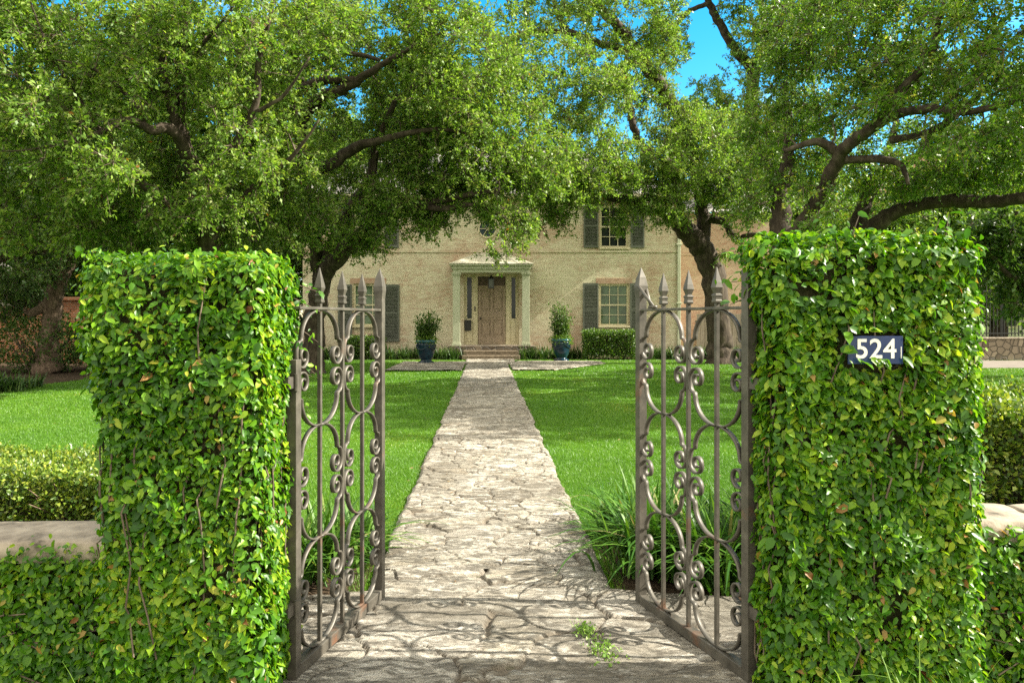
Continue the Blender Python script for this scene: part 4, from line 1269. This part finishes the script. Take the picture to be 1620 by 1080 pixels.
cs = [(x+random.uniform(-.08, .08), 27.05+random.uniform(-.2, .5), .01) for x in np.arange(-6.5, -1.0, .2)]+[(x+random.uniform(-.08, .08), 27.15+random.uniform(-.2, .45), .01) for x in np.arange(1.35, 10.5, .2) if not 3.4 < x < 5.4]
strap_mass('border_grass', 'dark strappy border grass along the foot of the brick house', cs, 55, .62, .028)
# left bed: shrubs and low cover
bl = [(-14.5, 19.5, .9, 1.5, 'large dark rounded shrub at the far left of the lawn bed'), (-12.0, 20.5, .75, 1.2, 'dark shrub in front of the leaning trunk on the left'), (-10.6, 21.5, .6, 1.0, 'lower dark shrub right of the leaning trunk'), (-16.5, 18, 1.1, 1.7, 'tallest dark shrub at the left edge of the view'), (-8.8, 22.5, .6, 1.1, 'small dark shrub before the orange brick wall')]
for (x, y, h, r, lb) in bl:
    ellipsoid_bush('dark_shrub', lb, (x, y, h), (r, r*.8, h*1.05), 1700, .085, M['oak_dark'], group='dark shrubs in the left bed')
gc = []
for i in range(420):
    t = random.random(); x = -15.5+9.7*t
    yb_ = np.interp(x, [p[0] for p in BED_L], [p[1] for p in BED_L])
    gc.append((x, yb_+abs(random.gauss(.3, .7)), .01))
strap_mass('ground_cover', 'dark low ground cover along the curved left edge of the lawn', gc, 34, .42, .026)

# ------------------------------------------------------------------ far right: stone wall, iron fence, neighbours; left: brick wall
fw = thing('stone_retaining_wall', 'low tan rubble stone wall beyond the driveway on the far right', 'garden wall', (18, 26.5, 0))
MB().box(13.2, 34, 26.4, 26.8, 0, .74).build('wall', M['rubble'], fw); MB().box(13.17, 34, 26.36, 26.84, .742, .80).build('coping_stone', M['stone'], fw, bevel=.02)
ff = thing('iron_fence', 'black iron picket fence standing on the stone wall at the far right', 'fence', (18, 26.6, .80))
pk = MB()
for x in np.arange(13.4, 33, .125): pk.box(x-.012, x+.012, 26.588, 26.612, .83, 2.62)
pk.build('picket_panel', M['black_iron'], ff)
MB().box(13.3, 33, 26.575, 26.587, .92, .96).build('rail', M['black_iron'], ff); MB().box(13.3, 33, 26.575, 26.587, 2.40, 2.44).build('rail', M['black_iron'], ff)
for x in np.arange(13.3, 33, 2.4): MB().frustum([(.035, .80), (.035, 2.68), (.045, 2.681), (.005, 2.75)], (x, 26.65)).build('post', M['black_iron'], ff)
nh = thing('neighbouring_house', 'pale neighbouring house with red tiled gable seen through the right hand trees', 'house', (26, 38, 0))
m = MB(); gx0, gx1, gy, ez = 18.5, 31.5, 36.0, 5.4; gr = (gx0+gx1)/2; rz_ = ez+5.4
m.quad((gx0, gy, 0), (gx1, gy, 0), (gx1, gy, ez), (gr, gy, rz_), (gx0, gy, ez)); m.quad((gx0, gy, 0), (gx0, gy, ez), (gx0, gy+9, ez), (gx0, gy+9, 0)); m.quad((gx1, gy, 0), (gx1, gy+9, 0), (gx1, gy+9, ez), (gx1, gy, ez)); m.quad((gx0, gy+9, 0), (gx0, gy+9, ez), (gr, gy+9, rz_), (gx1, gy+9, ez), (gx1, gy+9, 0))
m.build('wall', M['stucco'], nh)
m = MB()
for s, xe in ((-1, gx0-.4), (1, gx1+.4)):
    zz = ez-.33
    a, b = (xe, gy-.35, zz), (gr, gy-.35, rz_+.02); c, d = (gr, gy+9.35, rz_+.02), (xe, gy+9.35, zz)
    t = .28
    m.add([a, b, c, d, (a[0], a[1], a[2]+t), (b[0], b[1], b[2]+t), (c[0], c[1], c[2]+t), (d[0], d[1], d[2]+t)], [(0, 1, 2, 3), (4, 7, 6, 5), (0, 4, 5, 1), (1, 5, 6, 2), (2, 6, 7, 3), (3, 7, 4, 0)])
m.build('roof', M['terracotta'], nh)
for x in (21, 24, 27.5):
    w = MB().box(x, x+.08, gy-.05, gy-.002, 1, 2.6).box(x+1.12, x+1.2, gy-.05, gy-.002, 1, 2.6).box(x+.08, x+1.12, gy-.05, gy-.002, 2.5, 2.6).box(x+.08, x+1.12, gy-.05, gy-.002, 1, 1.1).build('window', M['cream'], nh)
    MB().box(x+.08, x+1.12, gy-.02, gy-.003, 1.1, 2.5).build('pane', M['pane_dark'], w)
wf = thing('board_fence', 'weathered grey board fence beside the right end of the house', 'fence', (10, 28.2, 0))
bf = MB()
for i, x in enumerate(np.arange(8.0, 12.6, .152)): bf.box(x, x+.143, 28.9+.004*(i % 3), 28.925+.004*(i % 3), .04, 1.62+.02*random.random())
bf.build('board_panel', M['woodfence'], wf); MB().box(7.95, 12.7, 28.945, 29.0, .35, .44).build('rail', M['woodfence'], wf); MB().box(7.95, 12.7, 28.945, 29.0, 1.3, 1.39).build('rail', M['woodfence'], wf)
bw = thing('brick_garden_wall', 'orange brick garden wall with square pier behind the left shrubs', 'garden wall', (-13, 25, 0))
MB().box(-30, -7.4, 25.0, 25.25, 0, 1.75).build('wall', M['brick_red'], bw); MB().box(-13.9, -13.1, 24.8, 25.45, 0, 2.05).box(-13.98, -13.02, 24.72, 25.53, 2.052, 2.16).build('pier', M['brick_red'], bw); MB().box(-30, -13.99, 24.96, 25.29, 1.753, 1.84).box(-13.01, -7.4, 24.96, 25.29, 1.753, 1.84).build('coping', M['brick_red'], bw)
ob = thing('outbuilding', 'pale rendered outbuilding half hidden behind the trees on the left', 'building', (-17, 30, 0))
MB().box(-24, -13.2, 29, 35, 0, 3.0).build('wall', M['stucco'], ob)
m = MB(); m.quad((-24.4, 28.6, 3.0), (-12.8, 28.6, 3.0), (-15, 32, 4.4), (-22, 32, 4.4)); m.quad((-12.8, 28.6, 3.0), (-12.8, 35.4, 3.0), (-15, 32, 4.4)); m.quad((-12.8, 35.4, 3.0), (-24.4, 35.4, 3.0), (-22, 32, 4.4), (-15, 32, 4.4)); m.quad((-24.4, 35.4, 3.0), (-24.4, 28.6, 3.0), (-22, 32, 4.4)); m.build('roof', M['shingle'], ob)
w = MB().box(-16.5, -15.3, 28.95, 28.998, 1.1, 2.5).build('window', M['cream'], ob); MB().box(-16.42, -15.38, 28.94, 28.949, 1.18, 2.42).build('pane', M['pane_dark'], w)

# ------------------------------------------------------------------ trees
tree('leaning live oak left of the porch, its limbs reaching across the house front', gnd(497, 590),
     [[(492, 592, 20.2, .42), (495, 560, 20.2, .30), (499, 500, 20.0, .27), (512, 440, 19.6, .23), (545, 395, 18.8, .20), (600, 352, 18.2, .125), (660, 325, 17.8, .095), (720, 312, 17.5, .065), (790, 300, 17.2, .05)],
      [(510, 445, 19.6, .22), (530, 380, 19.2, .18), (562, 320, 18.4, .13), (588, 275, 17.8, .11), (596, 225, 17.4, .08), (630, 150, 17, .06)],
      [(508, 450, 19.7, .20), (495, 370, 19.4, .17), (475, 260, 18.4, .15), (478, 190, 17.4, .155), (505, 158, 16.9, .145), (548, 138, 16.5, .115), (600, 105, 16, .07), (680, 60, 15.5, .03), (740, 40, 15.2, .01)],
      [(477, 235, 18.0, .14), (510, 265, 17.4, .13), (560, 235, 17.0, .12), (600, 222, 16.6, .08), (690, 205, 16.2, .045), (760, 215, 16, .015)],
      [(480, 200, 17.6, .12), (462, 160, 17.4, .10), (500, 130, 16.9, .11), (560, 126, 16.3, .07)],
      [(478, 150, 17.2, .09), (470, 95, 17, .08), (430, 70, 16.6, .06), (360, 80, 16.2, .04)], [(478, 110, 17.1, .08), (540, 85, 16.6, .06), (600, 95, 16.2, .04)],
      [(660, 325, 17.8, .08), (700, 330, 17.6, .07), (750, 325, 17.4, .05), (800, 345, 17.2, .03)]],
     [(560, 270, 20.6, 100, 60, 1.5, .8), (665, 190, 17.8, 90, 85, 1.8, 1.2), (745, 240, 17.6, 100, 75, 2.0, 1.2), (600, 60, 17.6, 160, 75, 2.2), (480, 355, 19.8, 60, 40, 1.2), (815, 345, 18.0, 32, 34, 1.0, .7), (835, 270, 18.2, 85, 45, 1.6), (720, 70, 16.5, 110, 90, 2.4),
      (620, 310, 17.6, 80, 34, 1.0, .9), (690, 322, 18.2, 60, 24, 1, .9), (760, 318, 17.8, 55, 26, 1, .9), (820, 362, 17.6, 24, 28, .6, .8), (560, 385, 18.4, 40, 16, .6, .6), (590, 362, 18.2, 48, 32, .8, .9), (670, 350, 18.0, 45, 24, .7, .8), (700, 130, 15.6, 70, 60, 1.2, .7), (700, 275, 18.2, 90, 36, 1.4), (790, 175, 18, 80, 60, 2), (540, 370, 19.8, 60, 26, .9, .7), (640, 345, 18.6, 60, 20, .9, .6), (570, -100, 18, 260, 80, 3, .2), (500, 410, 19.9, 26, 18, .6, .6), (795, 394, 17.6, 22, 14, .5, .5), (540, 180, 19.6, 90, 60, 1.2, .6), (510, 60, 18.4, 80, 60, 1.4, .8)])
tree('many stemmed live oak on the left with pale upright forks', gnd(345, 610),
     [[(345, 612, 16.3, .40), (345, 520, 16.2, .30), (335, 400, 15.4, .22), (318, 300, 14.2, .17), (298, 250, 13.8, .14), (280, 200, 13.4, .10), (262, 130, 13.1, .075), (250, 50, 12.8, .05), (225, -40, 12.6, .02)],
      [(300, 255, 13.8, .11), (288, 190, 13.5, .09), (285, 110, 13.2, .08), (292, 30, 12.9, .065), (300, -60, 12.6, .03)],
      [(318, 300, 14.2, .12), (280, 212, 13.2, .10), (240, 205, 12.8, .08), (205, 190, 12.5, .06), (150, 212, 12.2, .04), (60, 235, 12, .02), (0, 240, 11.8, .008)],
      [(325, 330, 14.5, .12), (262, 322, 13.9, .09), (235, 300, 13.6, .075), (205, 265, 13.3, .06), (120, 150, 12.8, .035), (70, 60, 12.4, .02), (40, -20, 12.2, .008)],
      [(312, 280, 14.1, .10), (345, 255, 13.7, .08), (400, 180, 13.4, .065), (410, 90, 13.1, .05), (430, 20, 12.8, .03), (435, -40, 12.6, .01)],
      [(332, 380, 15.2, .10), (400, 300, 14.5, .075), (460, 250, 14.2, .045), (505, 190, 14, .015)],
      [(240, 205, 12.8, .045), (200, 150, 12.5, .035), (150, 110, 12.2, .025), (90, 95, 12, .01)],
      [(400, 180, 13.4, .04), (450, 150, 13.2, .03), (490, 90, 13, .012)], [(205, 265, 13.3, .035), (150, 255, 13, .025), (80, 300, 12.8, .01)], [(285, 110, 13.2, .04), (330, 60, 13, .03), (370, 10, 12.8, .012)]],
     [(110, 70, 13.6, 150, 105, 2.2, 1.0), (430, 75, 14.4, 105, 95, 2.0, .9), (290, 130, 16.0, 160, 110, 1.6, .9), (430, 235, 15.6, 85, 90, 1.8), (90, 250, 13.8, 130, 105, 1.9, .95), (215, 350, 15.2, 150, 45, 1.4), (400, 350, 15.8, 90, 45, 1.4), (60, 340, 14.4, 120, 60, 1.8, .8), (250, 280, 16.4, 130, 60, 1.2, .9),
      (200, -100, 14.5, 380, 70, 2.5, .25), (220, 30, 12.6, 90, 55, 1.2, .9), (360, 40, 12.6, 80, 65, 1.2, .8), (20, 120, 12.5, 80, 130, 2), (10, 15, 13.2, 90, 50, 1.5, .9), (500, 20, 14.6, 80, 50, 1.5, .8), (190, 130, 12.5, 80, 60, 1.0, .75), (350, 170, 13.4, 70, 60, .9, .6), (170, 270, 12.4, 90, 50, .9, .75), (480, 330, 17, 70, 60, 1.4, .8), (380, 260, 13.4, 70, 50, .9, .7), (265, 60, 12.4, 60, 50, .8, .6), (120, 190, 11.8, 70, 50, .8, .6), (300, 320, 13.4, 90, 35, .8, .7)])
tree('far left tree with pale leaning trunk above dark shrubs', gnd(78, 588),
     [[(76, 590, 20.2, .42), (78, 545, 20.2, .26), (84, 490, 20.2, .23), (92, 450, 20.1, .22), (108, 412, 20, .21), (128, 380, 19.8, .2), (170, 320, 19.4, .12), (210, 250, 19, .06)],
      [(105, 418, 20, .18), (72, 385, 19.6, .15), (55, 350, 19.3, .12), (30, 310, 19, .09), (-20, 260, 18.6, .05)],
      [(110, 410, 20, .16), (70, 392, 20, .14), (30, 405, 19.8, .12), (-40, 415, 19.4, .08)],
      [(76, 480, 20.2, .16), (50, 495, 20.0, .10), (38, 490, 19.9, .04)]],
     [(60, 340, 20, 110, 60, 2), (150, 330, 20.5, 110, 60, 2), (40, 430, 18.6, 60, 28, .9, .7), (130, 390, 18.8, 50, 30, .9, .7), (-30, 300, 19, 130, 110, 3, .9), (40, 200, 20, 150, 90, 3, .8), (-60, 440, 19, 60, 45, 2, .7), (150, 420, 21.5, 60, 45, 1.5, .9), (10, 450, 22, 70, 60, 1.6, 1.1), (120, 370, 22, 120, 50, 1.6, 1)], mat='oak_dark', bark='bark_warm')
tree('live oak right of the house front with thick trunk leaning left over the wall', gnd(1140, 573),
     [[(1142, 575, 24.5, .52), (1138, 545, 24.5, .40), (1133, 480, 24.4, .37), (1124, 420, 24.3, .37), (1105, 385, 24.2, .36), (1080, 360, 24, .30), (1055, 338, 23.6, .22), (1010, 322, 23, .16), (960, 312, 22.4, .11), (910, 318, 22, .07), (880, 340, 21.6, .03)],
      [(1108, 392, 24.2, .26), (1112, 345, 24.2, .22), (1105, 290, 24, .17), (1082, 200, 23.6, .20), (1060, 160, 23.4, .19), (1010, 85, 23, .18), (975, 40, 22.6, .15), (935, 0, 22, .12), (900, -50, 21.5, .08)],
      [(1012, 88, 23, .12), (960, 72, 22.6, .11), (900, 50, 22.2, .10), (880, 15, 22, .07), (870, -30, 21.6, .05)],
      [(905, 52, 22.2, .08), (850, 50, 21.8, .07), (780, 65, 21.2, .045), (720, 60, 20.8, .02)],
      [(1090, 300, 24, .14), (1040, 260, 23.4, .12), (1005, 210, 23, .11), (995, 160, 22.8, .10), (985, 120, 22.6, .08), (1000, 70, 22.4, .05)],
      [(1110, 345, 24.2, .15), (1145, 352, 24, .12), (1165, 378, 23.8, .10), (1185, 372, 23.4, .08), (1230, 372, 23, .05)]],
     [(985, 275, 21.8, 105, 50, 1.8, 1.1), (1095, 260, 22.4, 105, 66, 2, 1.2), (905, 245, 20.6, 85, 55, 1.8), (880, 340, 21, 32, 32, .8, .7), (1050, 325, 22.0, 60, 28, 1.2, 1.0), (1110, 205, 23.0, 75, 45, 1.4, .9), (920, 300, 20.6, 55, 30, 1, .9), (880, 300, 20, 50, 30, .9, .9), (900, 20, 21, 140, 60, 2.4, .65), (1010, 15, 22, 70, 40, 2, .5), (985, 345, 22, 28, 18, .8, .8), (860, 110, 20, 90, 55, 2, .8), (780, 110, 19, 60, 40, 1.4, .7), (960, 110, 21.5, 60, 45, 1.4, .7), (930, 170, 21, 85, 55, 1.8, .8), (1010, 130, 23.4, 60, 55, 1.6, .7), (1040, 95, 23.2, 32, 60, 1.2, .5), (1040, 50, 22.6, 40, 50, 1.4, .45), (1060, 200, 23.6, 70, 50, 1.6, .6), (1180, 290, 23, 75, 65, 2, .9), (1165, 390, 23.5, 26, 24, .8, .5), (1000, -120, 22, 200, 90, 3, .3), (870, 300, 21, 60, 25, 1, .8)])
tree('tall oak with forked dark stem against blue sky right of the house', (10.9, 31.0),
     [[(1192, 560, 31, .45), (1192, 400, 31, .35), (1190, 300, 31, .30), (1188, 180, 31, .27), (1195, 110, 31, .24), (1212, 70, 31, .18), (1208, 30, 30.6, .14), (1195, -40, 30, .08)],
      [(1193, 115, 31, .2), (1160, 75, 30.8, .18), (1135, 30, 30.4, .16), (1115, -10, 30, .13), (1090, -90, 29.5, .07)],
      [(1120, 5, 30.1, .10), (1085, 22, 30, .08), (1050, 60, 29.8, .05)],
      [(1212, 70, 31, .12), (1245, 45, 30.6, .10), (1275, 0, 30, .07)]],
     [(1130, 170, 30.5, 80, 42, 2, .75), (1225, 180, 30, 60, 60, 2, .8), (1250, 60, 29.5, 60, 60, 2.5, .8), (1060, 60, 30.5, 40, 55, 1.5, .6), (1180, 90, 30.4, 40, 40, 1.5, .4), (1150, 240, 31, 80, 45, 2, .7), (1170, 10, 30, 40, 30, 2, .4), (1160, -130, 29, 200, 100, 4, .6), (1290, -60, 28, 130, 110, 4, .7), (1220, 330, 32, 80, 60, 2, .8)], leaf=.095, k=18)
tree('right hand live oak with dark limb sweeping up to the right above the number pillar', gnd(1240, 615),
     [[(1236, 617, 15.6, .42), (1236, 540, 15.6, .30), (1238, 450, 15.5, .26), (1240, 400, 15.2, .21), (1270, 355, 14.8, .165), (1305, 300, 14.3, .14), (1328, 245, 13.8, .125), (1365, 212, 13.3, .105), (1410, 185, 12.8, .085), (1470, 172, 12.2, .07), (1540, 176, 11.6, .055), (1640, 150, 11, .04)],
      [(1238, 420, 15.5, .22), (1236, 350, 15.6, .20), (1238, 290, 15.7, .16), (1250, 230, 15.8, .11), (1240, 130, 15.6, .06)],
      [(1328, 240, 13.8, .10), (1290, 225, 13.9, .07), (1240, 240, 14, .04)],
      [(1330, 255, 13.9, .08), (1390, 252, 13.4, .07), (1425, 262, 13.2, .05), (1437, 292, 13.1, .03)],
      [(1385, 200, 13.1, .09), (1420, 150, 12.6, .08), (1470, 90, 12.2, .06), (1490, 10, 11.8, .04)],
      [(1410, 222, 13.0, .07), (1480, 205, 12.6, .06), (1560, 140, 12.2, .05)]],
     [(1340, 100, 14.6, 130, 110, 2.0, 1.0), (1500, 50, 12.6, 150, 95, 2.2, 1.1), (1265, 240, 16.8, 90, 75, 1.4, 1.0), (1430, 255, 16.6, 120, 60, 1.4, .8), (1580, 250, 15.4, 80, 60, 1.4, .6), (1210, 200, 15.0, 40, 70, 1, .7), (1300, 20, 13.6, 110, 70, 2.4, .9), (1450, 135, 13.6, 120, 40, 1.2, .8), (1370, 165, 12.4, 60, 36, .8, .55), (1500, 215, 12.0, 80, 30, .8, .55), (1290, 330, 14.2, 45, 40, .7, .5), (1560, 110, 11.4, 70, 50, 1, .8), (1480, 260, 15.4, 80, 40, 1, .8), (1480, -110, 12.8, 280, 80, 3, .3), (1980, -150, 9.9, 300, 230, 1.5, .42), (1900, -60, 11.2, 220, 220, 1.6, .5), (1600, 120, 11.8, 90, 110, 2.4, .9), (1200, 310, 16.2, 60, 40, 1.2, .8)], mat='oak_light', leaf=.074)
tree('right tree whose single heavy limb runs level across the right edge', gnd(1330, 600),
     [[(1330, 602, 17.6, .42), (1332, 500, 17.6, .3), (1345, 410, 17.4, .25), (1385, 358, 17.0, .2), (1430, 332, 16.6, .15), (1500, 318, 16, .14), (1560, 320, 15.4, .13), (1640, 310, 14.8, .12), (1760, 280, 14, .1)],
      [(1345, 410, 17.4, .2), (1365, 330, 17.6, .16), (1400, 260, 17.8, .1), (1420, 180, 18, .05)]],
     [(1400, 300, 19, 130, 60, 2, .5), (1560, 280, 17, 90, 36, 1.6, .9), (1650, 230, 14.6, 80, 80, 2.6, .8), (1350, 380, 20, 100, 40, 1.6, .7), (1750, 150, 14, 120, 160, 3, .6)], mat='oak_light')
tree('dark glossy leaved magnolia at the far right edge behind the number pillar', gnd(1650, 598),
     [[(1650, 600, 19, .14), (1646, 520, 19, .10), (1635, 440, 19, .09), (1615, 360, 19, .07), (1600, 300, 19, .04)],
      [(1640, 480, 19, .06), (1590, 430, 18.8, .06), (1565, 400, 18.6, .03)], [(1634, 440, 19, .06), (1645, 400, 18.8, .05), (1670, 380, 18.6, .03)]],
     [(1600, 375, 19, 62, 50, 1.8, 1.2), (1625, 455, 18.8, 40, 45, 1.4, .9), (1670, 420, 19, 60, 90, 1.8, 1), (1545, 385, 19.4, 40, 35, 1.2, 1)], mat='oak_dark', leaf=.14, k=18, name='magnolia_tree', spray=.45, per=11)
# trees standing behind
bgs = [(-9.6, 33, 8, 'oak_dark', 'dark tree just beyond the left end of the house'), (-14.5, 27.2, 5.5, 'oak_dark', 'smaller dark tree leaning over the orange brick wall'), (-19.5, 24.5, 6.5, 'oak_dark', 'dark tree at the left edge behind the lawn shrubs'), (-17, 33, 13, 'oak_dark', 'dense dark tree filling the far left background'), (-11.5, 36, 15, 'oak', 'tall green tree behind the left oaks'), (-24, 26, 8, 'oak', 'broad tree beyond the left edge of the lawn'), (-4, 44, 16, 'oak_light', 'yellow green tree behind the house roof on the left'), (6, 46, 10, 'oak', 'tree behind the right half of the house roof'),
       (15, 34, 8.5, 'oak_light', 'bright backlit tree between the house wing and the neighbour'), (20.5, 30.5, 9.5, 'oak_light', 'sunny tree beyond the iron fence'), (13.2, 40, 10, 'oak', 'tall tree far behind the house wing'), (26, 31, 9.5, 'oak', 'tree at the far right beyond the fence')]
for (x, y, h, mt, lb) in bgs:
    p = lambda X, Z, Y=y: (CX+X*F/Y, CY-(Z-CH)*F/Y, Y)
    q = lambda X, Z, w, hh, d, f=1.0, Y=y: (CX+X*F/Y, CY-(Z-CH)*F/Y, Y, w*F/Y, hh*F/Y, d, f)
    r = h*.42
    tree(lb, (x, y), [[(*p(x, 0), .35), (*p(x+.2, h*.3), .26), (*p(x-.1, h*.6), .16), (*p(x+.3, h*.9), .05)], [(*p(x+.15, h*.35), .16), (*p(x+r*.5, h*.55), .1), (*p(x+r*.8, h*.65), .04)], [(*p(x+.1, h*.4), .15), (*p(x-r*.5, h*.6), .1), (*p(x-r*.85, h*.68), .04)]],
         [q(x, h*.62, r*.9, h*.3, r*.7, 1), q(x+r*.55, h*.5, r*.6, h*.22, r*.6, 1), q(x-r*.55, h*.52, r*.6, h*.24, r*.6, 1), q(x, h*.88, r*.5, h*.14, r*.5, .9), q(x+.3, h*.28, r*.75, h*.14, r*.5, .8)], mat=mt, leaf=.14, k=11, group='trees standing behind the garden', spray=.6, name='background_tree', thin=False, per=13)
